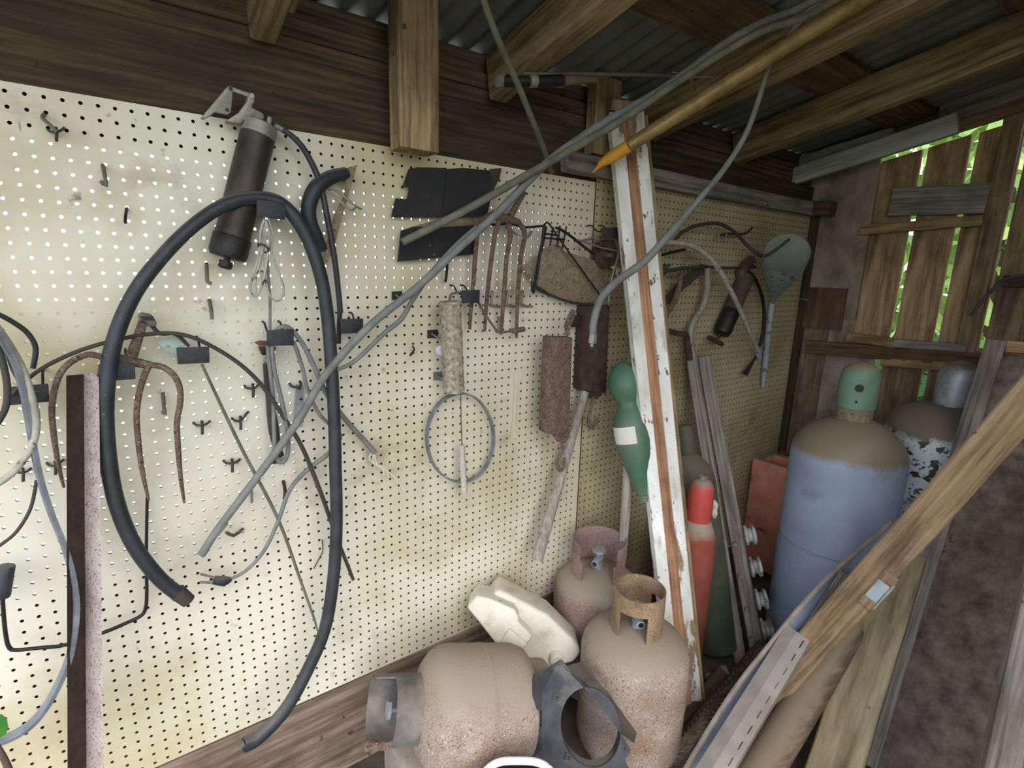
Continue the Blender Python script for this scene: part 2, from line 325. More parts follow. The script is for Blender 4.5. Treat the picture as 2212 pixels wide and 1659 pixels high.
# boards of the pegboard wall: name, x0, x1, z0, z1, front, thickness
def wallboard(name, x0, x1, z0, z1, front, th, m, rough=.06):
    z = (z0+z1)/2
    return sbeam(name, V(x0, front+th/2, z), V(x1, front+th/2, z), th, z1-z0, Z, m, rough=rough, seg=16)
wallboard('wall_back', -42, 115, 69.25, 75.6, .3, 1.4, M['beamdark'])
wallboard('trim_1', -42, 115, 75.85, 77.4, 1.0, 1.4, M['plank'])
wallboard('trim_2', -42, 115, 77.5, 79.0, .9, 1.4, M['plank'])
wallboard('trim_3', -42, 115, 79.2, 81.1, 1.6, 1.2, M['plank'])
wallboard('trim_4', 49, 114.3, 70.0, 72.4, -1.5, 1.5, M['greywood'])
wallboard('baseboard_back', -42, 55.2, .05, 11.4, -.2, 1.2, M['skirt'])
wallboard('baseboard_back_1', 55.4, 114.8, .05, 3.8, -.2, 1.2, M['skirt'])
struct('wall_back_1', aabb(-42, 16.5, .6, 1.6, 12, 31), M['beamdark'], smooth=0)
struct('wall_back_2', aabb(16.6, 48.2, .6, 1.6, 12, 55.5), M['beamdark'], smooth=0)
struct('wall_back_3', aabb(48.3, 116, .6, 1.6, 12, 69.2), M['beamdark'], smooth=0)
struct('wall_back_4', aabb(-42, 16.5, .6, 1.6, 66.6, 69.2), M['beamdark'], smooth=0)
struct('wall_back_5', aabb(16.6, 48.2, .6, 1.6, 65.6, 69.2), M['beamdark'], smooth=0)
# end wall: upright boards with open slits between them
XW = 115
def upright(name, n0, n1, z0, z1, m, th=1, cx=XW, **kw): return sbeam(name, V(cx+th/2, (n0+n1)/2, z0), V(cx+th/2, (n0+n1)/2, z1), abs(n1-n0), th, V(-1, 0, 0), m, **kw)
def slant(o):                     # boards cut to the slope of the roof
    vs = o.data.vertices; hi = max(v.co.x for v in vs)
    for v in vs:
        if v.co.x > hi-.02: v.co.x -= SL*v.co.y
upright('wall_right', 1.5, -10.5, 50.5, 82, M['greyply'], rough=.02)
slant(upright('wall_right_1', -10.7, -16.4, 47, 79.3, M['fence']))
slant(upright('wall_right_2', -17.3, -22.8, 47, 80.6, M['fence']))
slant(upright('wall_right_3', -23.7, -29.0, 47, 81.8, M['fence']))
upright('wall_right_4', -29.7, -38, 20, 88, M['fencedark'])
upright('wall_right_5', -38.2, -46, 20, 88, M['fencedark'])
upright('wall_right_6', -46.2, -75, 0, 95, M['fencedark'])
upright('wall_right_7', 1.5, -6.2, 0, 50.4, M['fencedark'])
upright('wall_right_8', -6.3, -14.9, 0, 50.7, M['greyply'])
upright('wall_right_9', -16.3, -22.2, 0, 47.5, M['fencedark'])
upright('wall_right_10', -23.2, -46, 0, 47.5, M['fencedark'])
upright('wall_right_11', -1.0, -8.6, 48.5, 56.5, M['purlin'], th=.7, cx=114.3)
upright('trim_5', -26.6, -28.9, 20, 88, M['fencedark'], th=1.4, cx=113.5)
a, b = qx(1862, 498, 113.9), qx(2125, 476, 113.9)
sbeam('trim_6', a, b, 1.6, 1.5, V(-1, 0, 0), M['fence'], rough=.12)
a, b = qx(1926, 437, 113.9), qx(2135, 428, 113.9)
sbeam('trim_7', a, b, 4.6, 1.0, V(-1, 0, 0), M['greywood'])
a, b = qx(1745, 748, 113.9), qx(2150, 782, 113.9)
sbeam('trim_8', a, b, 2.4, 1.6, V(-1, 0, 0), M['purlin'], rough=.1)
a, b = qx(1835, 727, 113.5), qx(1935, 742, 113.5)
sbeam('trim_9', a, b, 1.5, 2.4, V(-1, 0, 0), M['fence'], rough=.12)
a, b = qx(1925, 741, 113.5), qx(2090, 752, 113.5)
sbeam('trim_10', a, b, 1.3, 2.0, V(-1, 0, 0), M['greywood'], rough=.1)
a, b = qx(1905, 781, 113.9), qx(2080, 792, 113.9)
sbeam('trim_11', a, b, 1.6, 1.6, V(-1, 0, 0), M['fence'], rough=.1)
# boards under the roof line of the end wall
sbeam('trim_12', qx(1704, 385, 108), qx(2069, 266, 108), 3.0, 1.2, V(-1, 0, 0), M['whitetrim'])
sbeam('trim_13', qx(1720, 352, 111), qx(1930, 288, 111), 1.7, 1.5, V(-1, 0, 0), M['whitetrim'], rough=.15)
sbeam('trim_14', V(113.6, 4, roof_h(4, 79.3)), V(113.6, -60, roof_h(-60, 79.3)), 1.4, 4.4, Z, M['fencedark'])
sbeam('trim_15', V(112.3, -19, roof_h(-19, 80.6)), V(112.3, -60, roof_h(-60, 80.6)), 1.4, 3.6, Z, M['greywood'])
sbeam('trim_16', V(114.8, -.9, 22), V(114.8, -.9, 70), 1.3, 1.2, V(-1, 0, 0), M['beamdark'])
sbeam('trim_17', V(113.0, -1.2, 71.3), V(113.0, -4.6, 71.1), 2.6, 2.6, Z, M['plank'], rough=.1)
struct('front_light_block', aabb(40, 116, -76, -75, 0, 97), M['fencedark'], smooth=0)  # unseen wall, added to keep out light from the front and right
# rafters, posts and the flat boards lying across them
def rafter(c, w, dep, label, n1=-68, n0=.2, name='rafter'):
    a = V(c, n0, roof_h(n0, 76.1)+dep/2); b = V(c, n1, roof_h(n1, 76.1)+dep/2)
    return beam(name, a, b, w, dep, Z, M['rafter'], rough=.12, seg=24, label=label, cat=None, group=None)
R1 = tag(rafter(15.6, 2.0, 4.6, 'rough rafter meeting the dark header above the black grease gun'), cat='rafter')
R2 = tag(rafter(39.4, 2.2, 4.6, 'rough pale rafter ending behind the horizontal pump tube'), cat='rafter')
R3 = tag(rafter(64.6, 3.4, 4.8, 'thick knotty rafter running up behind the gold pole'), cat='rafter')
R4 = tag(rafter(87.0, 2.2, 4.6, 'slim brown rafter with nail holes between thick rafter and white board'), cat='rafter')
R5 = tag(rafter(-8.4, 2.0, 4.6, 'rough rafter over the hanging black cables'), cat='rafter')
for c, n, lab in ((None, -15.1, 'wide brown board lying flat across the rafters under iron roof'), (None, -34.5, 'second flat brown board across the rafters, farther from pegboard')):
    h = roof_h(n, 81.15)
    beam('purlin', V(-42, n, h), V(114, n, h), 6.6, .8, V(0, SL, 1), M['purlin'], label=lab, cat='board')
beam('cleat', V(41.2, -19, roof_h(-19, 77.8)), V(41.2, -36, roof_h(-36, 77.8)), 1.3, 2.2, Z, M['rafter'], label='short wooden cleat nailed along the pale rafter', cat='cleat')
beam('cleat', V(17.4, -1.0, 79.4), V(17.4, -12, roof_h(-12, 79.6)), 1.2, 2.0, Z, M['rafter'], label='stub of wood nailed beside the rafter above grease gun', cat='cleat')
beam('post', V(28.0, -2.9, 68.9), V(28.0, -2.9, 82.0), 4.0, 2.6, Yv, M['post'], rough=.05, label='upright wooden post over the pegboard with split edge, nearer the grease gun', cat='post')
beam('post', V(55.2, -.7, 72.6), V(55.2, -.7, 81.6), 4.4, 1.8, Yv, M['post'], rough=.05, label='upright wooden post under the roof behind the white peeling plank', cat='post')
# ---------------------------------------------------------------- pegboard panels with real holes
def pegboard(name, c0, c1, h0, h1, hc, hr, front, label, bulge, bm_):
    # hc, hr: first hole column / row; one-inch grid
    cols = np.arange(hc, c1-.3, 1.0); rows = np.arange(hr, h0+.3, -1.0); R8 = .135; K = 8
    V_, F_ = [], []
    xs = np.concatenate([[c0], (cols[:-1]+cols[1:])/2, [c1]]); zs = np.concatenate([[h1], (rows[:-1]+rows[1:])/2, [h0]])
    ang = np.arange(K)*2*np.pi/K+np.pi/8
    vid = 0; verts = []; faces = []
    def cor(i, j, y):
        return (xs[i], y, zs[j])
    nxx, nzz = len(xs), len(zs)
    for y in (front, front+.19):
        for i in range(nxx):
            for j in range(nzz): verts.append((xs[i], y, zs[j]))
    base = len(verts); B2 = nxx*nzz
    for i, c in enumerate(cols):
        for j, r in enumerate(rows):
            o = len(verts)
            for y in (front, front+.19):
                for a in ang: verts.append((c+R8*math.cos(a), y, r+R8*math.sin(a)))
            tl, tr, br, bl = i*nzz+j, (i+1)*nzz+j, (i+1)*nzz+j+1, i*nzz+j+1
            for s, off, oo in ((0, 0, o), (1, B2, o+K)):
                e = [(tr+off, 0, 1), (tl+off, 2, 3), (bl+off, 4, 5), (br+off, 6, 7)]
                fl = [(e[0][0], oo+1, oo+0), (e[0][0], e[1][0], oo+2, oo+1), (e[1][0], oo+3, oo+2), (e[1][0], e[2][0], oo+4, oo+3),
                      (e[2][0], oo+5, oo+4), (e[2][0], e[3][0], oo+6, oo+5), (e[3][0], oo+7, oo+6), (e[3][0], e[0][0], oo+0, oo+7)]
                faces += [f if s == 0 else f[::-1] for f in fl]
            for k in range(K): faces.append((o+k, o+(k+1) % K, o+K+(k+1) % K, o+K+k))
    for i in range(nxx-1):
        faces.append((i*nzz, i*nzz+B2, (i+1)*nzz+B2, (i+1)*nzz)); j = nzz-1
        faces.append((i*nzz+j, (i+1)*nzz+j, (i+1)*nzz+j+B2, i*nzz+j+B2))
    for j in range(nzz-1):
        faces.append((j, j+1, j+1+B2, j+B2)); i = nxx-1; faces.append((i*nzz+j, i*nzz+j+B2, i*nzz+j+1+B2, i*nzz+j+1))
    A = np.array(verts)
    A[:, 1] += bulge(A[:, 0], A[:, 2])
    org = np.array([(c0+c1)/2, front, h0])
    me = bpy.data.meshes.new(name); me.from_pydata(((A-org)*S).tolist(), [], faces); me.materials.append(bm_); me.materials.append(M['core'])
    me.polygons.foreach_set('material_index', [0 if all(A[i, 1] < front+.05 for i in f) else 1 for f in faces])
    o = bpy.data.objects.new(name, me); COL.objects.link(o); o.location = Vector(org)*S
    return tag(o, label, 'pegboard')
flat = lambda x, z: 0*x
pegboard('pegboard', -41, 55.2, 11.5, 69.6, -40, 69, 0, 'large cream pegboard with light showing through its holes, full of hanging tools', flat, M['board'])
pegboard('pegboard', 55.35, 114.4, 4, 70.3, 55.7, 69.7, -.06, 'darker pegboard panel beyond the white plank with the funnel hanging on it', flat, M['board_dirty'])
# ================================================================ things on the pegboard
NB = V(0, -1, 0)                 # out of the wall
def pix(pts, n): return [q(x, y, n) for x, y in pts]
def sheet(pts, n, th=.12): return slab(pix(pts, n), V(0, th, 0))
# --- black tipped peg hooks
def peg_hook(cs, label, n=-3.6, root=None, arms=2):
    c4 = pix(cs, n); mid = sum(c4, V(0, 0, 0))/4
    t = thing('peg_hook', label, 'hook', mid, 'black plated peg hooks')
    obj('end_plate', slab(c4, V(0, .14, 0)), M['blackplate'], t, bevel=.05)
    ex = (c4[1]-c4[0])*.3
    for s in ((-1, 1) if arms == 2 else (0,)):
        a = mid+ex*s+V(0, .1, .2); r = V(a.x+.0, -.05, a.z+.9) if root is None else q(root[0]+s*10, root[1], -.05)
        obj('arm', tube([r, V(r.x, -.9, r.z-.1), (a+r)/2+V(0, -.2, -.35), a], .09, 8), M['blackwire'], t)
    return t
peg_hook([(555, 431), (618, 437), (616, 475), (554, 468)], 'black plated peg hook holding the thick hose and tied cord', -3.9)
peg_hook([(576, 713), (635, 711), (635, 746), (577, 748)], 'black plated peg hook under the hanging cord, carrying grey cords')
peg_hook([(381, 751), (452, 749), (453, 784), (384, 787)], 'black plated peg hook covering the pale green scraper blade')
peg_hook([(212, 787), (291, 783), (293, 819), (215, 825)], 'black plated peg hook in front of the rusty hay fork head', -4.2)
peg_hook([(20, 836), (104, 829), (107, 868), (20, 876)], 'black plated peg hook behind the dusty cables and long belt')
peg_hook([(735, 689), (785, 688), (785, 719), (736, 721)], 'black plated peg hook beside the grease gun hose end', -2.6)
peg_hook([(998, 627), (1037, 626), (1036, 655), (998, 655)], 'black plated peg hook holding the fuzzy paint roller', -3.4)
peg_hook([(1234, 681), (1291, 679), (1290, 704), (1233, 707)], 'black plated peg hook behind the rusty spring balances', -1.4)
peg_hook([(1300, 492), (1339, 491), (1339, 515), (1301, 516)], 'black plated peg hook beside the white peeling plank', -3.4)
# --- grease gun with lever bracket and hose
t = thing('grease_gun', 'big black grease gun with flexible hose leaning at top of pegboard', 'grease gun', q(525, 420, -1.7))
A, B = q(561, 276, -1.6), q(491, 556, -1.8); ax = B-A; L = ax.length; r = wpx(A, 70)/2
obj('barrel', lathe(A, ax, [(0, r*.97), (L*.1, r), (L*.8, r), (L*.81, r*1.03), (L*.9, r*1.04), (L*.98, r*1.05), (L, r*.96)], 28), M['gunmetal'], t)
obj('head_band', lathe(A-ax*.035, ax, [(0, r*.8), (.15, r*1.0), (L*.1, r*1.03), (L*.105, r*.95)], 28), M['steel'], t)
obj('base_cap', lathe(A+ax*.84, ax, [(0, r*1.05), (.1, r*1.1), (L*.13, r*1.1), (L*.16, r)], 28), M['gunblack'], t)
obj('plunger_knob', lathe(B, ax, [(0, .25), (.3, .25), (.32, .52), (.8, .55), (.95, .4)], 14), M['gunblack'], t)
hp = [(487, 261), (515, 243), (534, 217), (536, 206), (544, 198), (551, 204), (551, 217), (544, 231), (570, 245), (572, 256), (560, 261), (526, 260), (521, 268)]
obj('head_casting', slab(pix(hp, -2.2), V(0, 1.1, 0)), M['steel'], t, bevel=.12)
lv = obj('lever', slab(pix([(498, 184), (504, 193), (499, 242), (492, 248), (464, 242), (452, 252), (440, 258), (433, 256), (456, 228), (490, 188)], -2.0), V(0, .25, 0)), M['steel'], t, bevel=.06)
for x, y in ((498, 191), (491, 237)): obj('rivet', cyl(q(x, y, -2.15), q(x, y, -1.9), .13), M['rustdark'], lv)
obj('link', slab(pix([(498, 186), (546, 203), (543, 212), (497, 195)], -1.8), V(0, .25, 0)), M['steel'], t, bevel=.06)
obj('pivot_pin', cyl(q(544, 207, -2.4), q(544, 207, -1.2), .17), M['steel'], t)
obj('outlet', slab(pix([(578, 250), (588, 252), (586, 276), (576, 272)], -2.2), V(0, .9, 0)), M['steel'], t, bevel=.1)
h = obj('hose', tp([(609, 280, -1.8), (632, 295, -2), (660, 328, -2), (690, 392, -2), (707, 470, -2), (722, 555, -1.9), (732, 640, -1.7), (735, 676, -1.6)], [11, 13, 13, 12, 12]), M['rubber'], t)
obj('hose_fitting', cyl(q(592, 271, -1.8), q(612, 281, -1.8), .26, .22), M['steel'], h)
obj('coupler', cyl(q(734, 672, -1.6), q(731, 742, -1.5), .22, .23), M['gunblack'], h)
# --- thick black hose
t = thing('rubber_hose', 'thick black rubber hose draped in a tall arch over pegboard', 'hose', q(520, 900, -4))
P = [(393, 1288, -4.5), (345, 1250, -4.6), (290, 1178, -4.6), (250, 1080, -4.6), (231, 960, -4.5), (229, 850, -4.5), (246, 740, -4.4), (287, 640, -4.2), (347, 558, -4), (418, 487, -3.7), (488, 441, -3.4), (550, 427, -3.1), (608, 441, -3.1), (657, 500, -3.3), (690, 585, -3.5), (707, 680, -3.6), (716, 790, -3.8), (722, 900, -4), (725, 1020, -4.2), (727, 1120, -4.4), (722, 1230, -4.7), (704, 1350, -5), (668, 1440, -5.2), (618, 1530, -5.6), (560, 1592, -6), (526, 1610, -6.2)]
obj('hose', tp(P, [29, 30, 32, 32, 30, 28, 28, 30, 28, 27, 26, 26, 26, 28, 30], seg=16, k=6), M['rubber'], t)
obj('cut_end', cyl(q(382, 1278, -4.5), q(407, 1298, -4.5), wpx(q(393, 1288, -4.5), 33)/2, wpx(q(393, 1288, -4.5), 29)/2), M['darkcable'], t)
obj('mouth', cyl(q(530, 1607, -6.2), q(523, 1612, -6.2), .44, .46), M['rubber'], t)
# --- tied cord hanging from the upper hook
t = thing('cord_hank', 'thin grey cord tied in a hank hanging below the upper hook', 'cord', q(578, 560, -3))
obj('loops', join(tp([(571, 474, -3.6), (563, 500, -3.6), (560, 545, -3.3), (547, 595, -3.2), (540, 622, -3.2), (549, 640, -3.2), (560, 626, -3.2), (566, 570, -3.2), (571, 510, -3.4), (575, 478, -3.6)], 5),
    tp([(580, 474, -3.5), (590, 512, -3.4), (586, 540, -3.3), (596, 575, -3.2), (611, 615, -3), (611, 640, -3), (597, 650, -3), (581, 635, -3), (571, 590, -3.2), (564, 540, -3.3), (570, 490, -3.5)], 5),
    tp([(574, 476, -3.7), (582, 510, -3.6), (577, 560, -3.4), (568, 610, -3.2), (556, 636, -3.2), (551, 612, -3.2), (562, 560, -3.4), (577, 500, -3.6)], 5)), M['dustcable'], t)
obj('tie', tp([(559, 527, -3.7), (572, 530, -3.9), (580, 540, -3.7), (572, 545, -3.1), (560, 535, -3.2)], 4, closed=True), M['darkcable'], t)
obj('tail', tp([(577, 560, -3.1), (580, 600, -2.8), (583, 650, -2.6), (583, 712, -2.8)], 6), M['greycable'], t)
# --- long whip rod and long thin cable
obj('rod', tp([(436, 787, -3), (520, 965, -2.6), (600, 1120, -2.6), (652, 1262, -3), (678, 1335, -3.4), (686, 1364, -3.5)], [6, 7, 7, 6, 5, 2]), M['olivecable'], label='thin tapered olive rod hanging from hook below the green scraper', cat='rod')
obj('cable', tp([(20, 858, -4), (80, 803, -4), (160, 762, -3.6), (240, 737, -3.3), (320, 722, -3), (390, 722, -3), (452, 745, -3), (520, 788, -3), (570, 838, -3), (612, 900, -3), (652, 965, -3), (692, 1062, -2.8), (727, 1160, -2.6), (763, 1252, -2.5)], [8, 9, 9, 9, 9, 9, 9, 7]), M['darkcable'], label='long dark cable arching over the hay fork and down to lower middle', cat='cable')
# --- cords on the middle hook
t = thing('electrical_cord', 'grey electrical cord with stripped white wire ends looped over middle hook', 'cord', q(650, 840, -2.8))
obj('cord', tp([(809, 978, -1.5), (790, 955, -1.5), (745, 905, -2), (705, 850, -2.6), (680, 795, -2.8), (652, 740, -3), (622, 707, -3.3), (600, 712, -3.3), (588, 740, -3.3), (592, 795, -3.1), (606, 855, -3), (619, 920, -3), (622, 975, -3), (610, 999, -3), (596, 985, -3), (592, 930, -2.8), (590, 860, -2.8), (582, 790, -3), (578, 745, -3.2)], [12, 11, 10, 10, 9, 9, 9, 9, 8]), M['greycable'], t)
for i, (x, y) in enumerate(((878, 1066), (840, 1032), (830, 1026))):
    obj('bare_wire', tp([(806, 975, -1.5), (800+i*8, 995+i*6, -1.5), ((806+x)/2+6, (978+y)/2+4, -1.3), (x, y, -1.2)], 3), M['whitewire'], t)
t = thing('plug_cord', 'grey cord with a two pin plug crossing the lower left pegboard', 'cord', q(600, 1100, -2.6))
obj('cord', tp([(634, 738, -3.2), (652, 790, -2.8), (664, 840, -2.6), (690, 895, -2.6), (722, 925, -2.6), (735, 945, -2.6), (712, 978, -2.6), (664, 1015, -2.6), (626, 1058, -2.6), (600, 1128, -2.6), (570, 1190, -2.6), (532, 1232, -2.4), (497, 1251, -2.2)], [9, 8, 8, 10, 9, 8, 7]), M['greycable'], t)
pl = obj('plug', tp([(500, 1250, -2.2), (485, 1255, -2.2), (462, 1253, -2.2)], [9, 22, 18], k=3), M['rubber'], t)
for dy in (-5, 6): obj('pin', tp([(465, 1253+dy, -2.2), (433, 1248+dy*1.6, -2.4)], 5), M['steel'], pl)
# --- pruner-like tool behind those cords
t = thing('hand_pruner', 'small pruner with red brown jaw and dark straps behind grey cords', 'pruner', q(585, 860, -1.4))
obj('jaw', sheet([(550, 740), (562, 736), (578, 737), (580, 748), (560, 747)], -1.6, .3), M['redbrown'], t, bevel=.05)
obj('collar', sheet([(559, 749), (598, 750), (589, 768), (567, 768)], -1.6, .5), M['gunblack'], t, bevel=.08)
obj('spring', ball(q(577, 778, -1.4), .32), M['steel'], t)
for pts in ([(573, 785, -1.2), (580, 850, -1.3), (592, 910, -1.4), (597, 960, -1.3), (590, 1000, -1.2)], [(588, 770, -1.2), (584, 800, -1.2), (582, 860, -1.3), (590, 940, -1.3), (608, 985, -1.3)]):
    obj('handle', tp(pts, [10, 14, 16, 12]), M['darkcable'], t)
# --- hay fork head
t = thing('hay_fork', 'rusty four tined hay fork head hanging on a black hook', 'fork', q(260, 900, -3))
obj('ferrule', tp([(309, 694, -2.6), (296, 735, -2.9), (281, 778, -3.2)], [17, 20, 24]), M['rusty'], t)
obj('shoulder', tp([(222, 772, -3.3), (255, 776, -3.4), (285, 781, -3.4), (328, 790, -3.4)], [16, 24, 22, 16]), M['rusty'], t)
for pts in ([(226, 773), (190, 766), (152, 783), (129, 809), (117, 845), (112, 888), (116, 938), (126, 1003), (138, 1053)],
            [(228, 776), (219, 800), (215, 840), (211, 904), (214, 972), (222, 1020), (233, 1063)],
            [(322, 790), (313, 808), (301, 847), (295, 898), (299, 955), (307, 1016), (321, 1080)],
            [(324, 788), (351, 793), (375, 810), (388, 837), (389, 871), (382, 915), (385, 972), (390, 1029), (398, 1086)]):
    obj('tine', tp([(x, y, -3.5-.8*math.sin(i/len(pts)*3)) for i, (x, y) in enumerate(pts)], [13, 13, 12, 12, 11, 5]), M['rusty'], t)
# --- scraper with pale green blade
t = thing('paint_scraper', 'scraper with pale green blade and ribbed grey end', 'scraper', q(360, 735, -1.6))
obj('blade', sheet([(336, 737), (384, 722), (412, 768), (396, 780), (372, 768)], -1.8, .15), M['palegreen'], t, bevel=.04)
obj('shank', tp([(326, 700, -1.5), (345, 720, -1.6), (380, 722, -1.9), (408, 748, -1.9)], [10, 9, 7]), M['darkcable'], t)
e = obj('ribbed_end', sheet([(296, 684), (304, 675), (328, 680), (341, 700), (334, 707), (314, 704)], -2.0, .8), M['plasticgrey'], t, bevel=.15)
for i in range(6): obj('rib', tp([(304+i*5, 683, -2.1), (309+i*5, 692, -2.1)], 2), M['gunblack'], e)
# --- angle iron standing against the wall
ai = [(143, 812, -5.2), (181, 809, -3.6), (216, 812, -5.0)]; bi = [(146, 1690, -7.5), (187, 1690, -5.9), (224, 1690, -7.3)]
t = thing('angle_iron', 'rusty steel angle bar standing upright beside the thick black hose', 'angle bar', q(185, 1690, -6))
pa = [q(*v) for v in ai]; pb = [q(*v) for v in bi]
obj('shaded_flange', slab([pa[0], pa[1], pb[1], pb[0]], V(.08, .16, 0)), M['rustdark'], t)  # dark rust colour stands in for the shade on this flange
obj('lit_speckled_flange', slab([pa[1], q(200, 806, -4.3), q(213, 815, -4.8), q(214, 832, -4.9), pb[2], pb[1]], V(-.08, .16, 0)), M['iron_lit'], t, label='speckled flange coloured pale where light falls')  # speckled iron coloured paler for the flange that catches the light
for x, y, k in ((160, 820, 'rustdark'), (159, 862, 'board'), (159, 879, 'board')):
    f = (x-143)/38; c = q(x, y, -5.2+1.6*f-.25*(y-812)/100*.26-.04); nrm = (V(1, -1, 0)).normalized()
    obj('bolt_hole', cyl(c+nrm*.012, c-nrm*.1, .13), M[k], t)
# --- hoses, belt and cables at the near end of the board
obj('cable', tp([(-60, 640, -5), (-20, 688, -5), (15, 737, -5.2), (45, 790, -5.4), (66, 850, -5.6), (78, 905, -5.6), (72, 955, -5.6), (46, 1000, -5.4), (8, 1037, -5.2), (-40, 1060, -5)], [12, 14, 15, 15, 14, 13]), M['dustcable'], label='dusty pale cable looping over the black belt at pegboard end', cat='cable')
obj('cable', tp([(-40, 665, -4.6), (-5, 678, -4.6), (30, 697, -4.4), (60, 720, -4.2), (77, 752, -4), (71, 796, -4)], [10, 11, 10]), M['rubber'], label='short black cable end curving above the dusty hook', cat='cable')
sq = [(1, .35), (.6, .5), (.3, .35), (0, .5), (-.3, .35), (-.6, .5), (-1, .35), (-1, -.4), (1, -.4)]
obj('drive_belt', tube([q(*a) for a in [(-50, 640, -5.6), (-8, 716, -5.6), (28, 775, -5.6), (50, 845, -5.5), (66, 930, -5.4), (86, 1030, -5.4), (112, 1112, -5.4), (140, 1182, -5.6), (159, 1255, -5.8), (164, 1330, -6), (146, 1430, -6.2), (96, 1530, -6.4), (38, 1584, -6.6), (-60, 1620, -6.8)]], .36, k=6, sec=sq, up=V(.3, -1, 0)), M['belt'], label='long ribbed grey drive belt hanging down to lower corner', cat='belt')
obj('cable', tp([(-40, 700, -6.4), (-5, 752, -6.4), (10, 800, -6.4), (16, 850, -6.4), (6, 895, -6.4), (-40, 960, -6.4)], 13), M['darkcable'], label='thick dark cable loop nearest the photo edge', cat='cable')
obj('cable', tp([(-30, 690, -5.2), (8, 745, -5.2), (30, 800, -5.1), (50, 835, -5.0), (72, 880, -5)], 10), M['rubber'], label='black cable running down behind the long belt', cat='cable')
obj('cable', tp([(79, 1038, -3), (66, 1098, -3), (36, 1148, -3), (0, 1178, -3), (-40, 1205, -3)], 7), M['darkcable'], label='thin dark cable emerging below the drive belt', cat='cable')
# --- bent crank rod with black grip
t = thing('crank_rod', 'bent steel rod with black grip at the lower corner of pegboard', 'crank', q(150, 1380, -1.6))
obj('grip', cyl(q(15, 1221, -2.2), q(4, 1290, -2.2), wpx(q(10, 1255, -2.2), 29)/2), M['rubber'], t, bevel=.1)
obj('rod', tp([(5, 1285, -2.2), (8, 1330, -2.1), (13, 1375, -2), (20, 1398, -2), (35, 1404, -2), (90, 1399, -2), (142, 1393, -2), (222, 1367, -1.8), (270, 1347, -1.6), (303, 1331, -1.5), (314, 1315, -1.5), (317, 1280, -1.5), (316, 1200, -1.5), (318, 1074, -1.5)], [8, 8, 8, 8, 8, 7, 6]), M['gunblack'], t)
# --- sapling twig and leaf at the corner
obj('twig', tp([(30, 1690, -14), (14, 1650, -14), (0, 1622, -14), (-20, 1590, -14)], [14, 12, 9]), M['twig'], label='brown twig poking in at the lower corner', cat='twig')
t = thing('vine_leaf', 'single green leaf at the lower edge beside the belt', 'leaf', q(2, 1570, -14))
lf = [(-22, 1575), (-14, 1552), (2, 1543), (14, 1552), (18, 1572), (12, 1588), (-4, 1594)]
obj('leaf_blade', slab(pix(lf, -14), V(0, .04, 0)), M['vine'], t); obj('stalk', tp([(-30, 1600, -14), (-4, 1590, -14)], 3), M['twig'], t)
# --- steel conduits and cables across the middle
t = thing('grey_conduit', 'long grey hose pipe slanting up from lower left to the roof', 'pipe', q(800, 700, -5))
obj('pipe', tp([(437, 1196, -3), (470, 1144, -3.2), (550, 1038, -3.6), (640, 915, -4), (705, 808, -4.2), (800, 703, -4.6), (900, 622, -5), (980, 547, -5.2), (1080, 455, -5.6), (1170, 362, -6), (1240, 308, -6.6), (1320, 256, -8), (1400, 211, -10), (1470, 165, -13), (1560, 97, -17.5), (1640, 52, -21), (1720, 22, -25), (1800, -25, -29)], [17, 16, 17, 17, 17, 17, 16, 18, 19, 19, 18, 16, 16, 17, 18], seg=12), M['greycable'], t)
obj('nut', cyl(q(463, 1156, -3.1), q(485, 1128, -3.2), .36, .36, 8), M['greycable'], t); obj('tip', cyl(q(440, 1192, -3), q(434, 1199, -3), .3, .34), M['greycable'], t)
t = thing('cut_pipe', 'olive grey pipe with open cut end pointing at the black flaps', 'pipe', q(1000, 455, -5.4))
obj('pipe', tp([(869, 523, -3.4), (1000, 457, -5), (1130, 383, -6.4), (1240, 320, -7.4), (1330, 268, -9), (1460, 180, -13.8), (1560, 116, -18.4), (1650, 66, -22), (1735, 38, -26), (1820, -10, -30)], [17, 17, 17, 16, 16], k=6, seg=12), M['olivecable'], t)
obj('bore', cyl(q(870, 522.5, -3.4), q(867, 524, -3.37), .12), M['gunblack'], t)
obj('cable', tp([(710, 803, -4.3), (735, 796, -4), (770, 777, -3.8), (830, 720, -3.8), (866, 690, -3.8), (890, 650, -3.8), (930, 592, -4), (985, 530, -4.4), (1030, 490, -4.6)], [8, 9, 11, 11, 9]), M['greycable'], label='thinner grey cable branching off beside the long hose pipe', cat='cable')
obj('cable', tp([(1036, -40, -12), (1048, 10, -11.5), (1075, 82, -10.5), (1121, 188, -8.5), (1154, 270, -6.5), (1176, 325, -4.4), (1192, 372, -2.5)], [15, 15, 15, 14, 12, 11]), M['olivecable'], label='olive cable dropping from the iron roof past the pump', cat='cable')
t = thing('looped_tube', 'grey tube with brass end nut looping across the white plank', 'tube', qd(1300, 650, 62))
obj('tube', td([(1281, 728, 63), (1282, 698, 63), (1296, 650, 63), (1330, 610, 62), (1388, 568, 60), (1432, 522, 60), (1502, 440, 60), (1562, 368, 60), (1610, 292, 59), (1640, 212, 57), (1658, 152, 55), (1692, 92, 52.5), (1742, 28, 49.5), (1800, -30, 47)], [16, 17, 17, 18, 17, 14, 13, 12, 11, 11, 14, 15], seg=12), M['greycable'], t)
nt_ = obj('end_nut', cyl(qd(1281, 722, 63), qd(1279, 742, 63), .5, .5, 6), M['steel'], t); obj('nipple', cyl(qd(1279, 741, 63), qd(1278, 749, 63), .22), M['steel'], nt_)
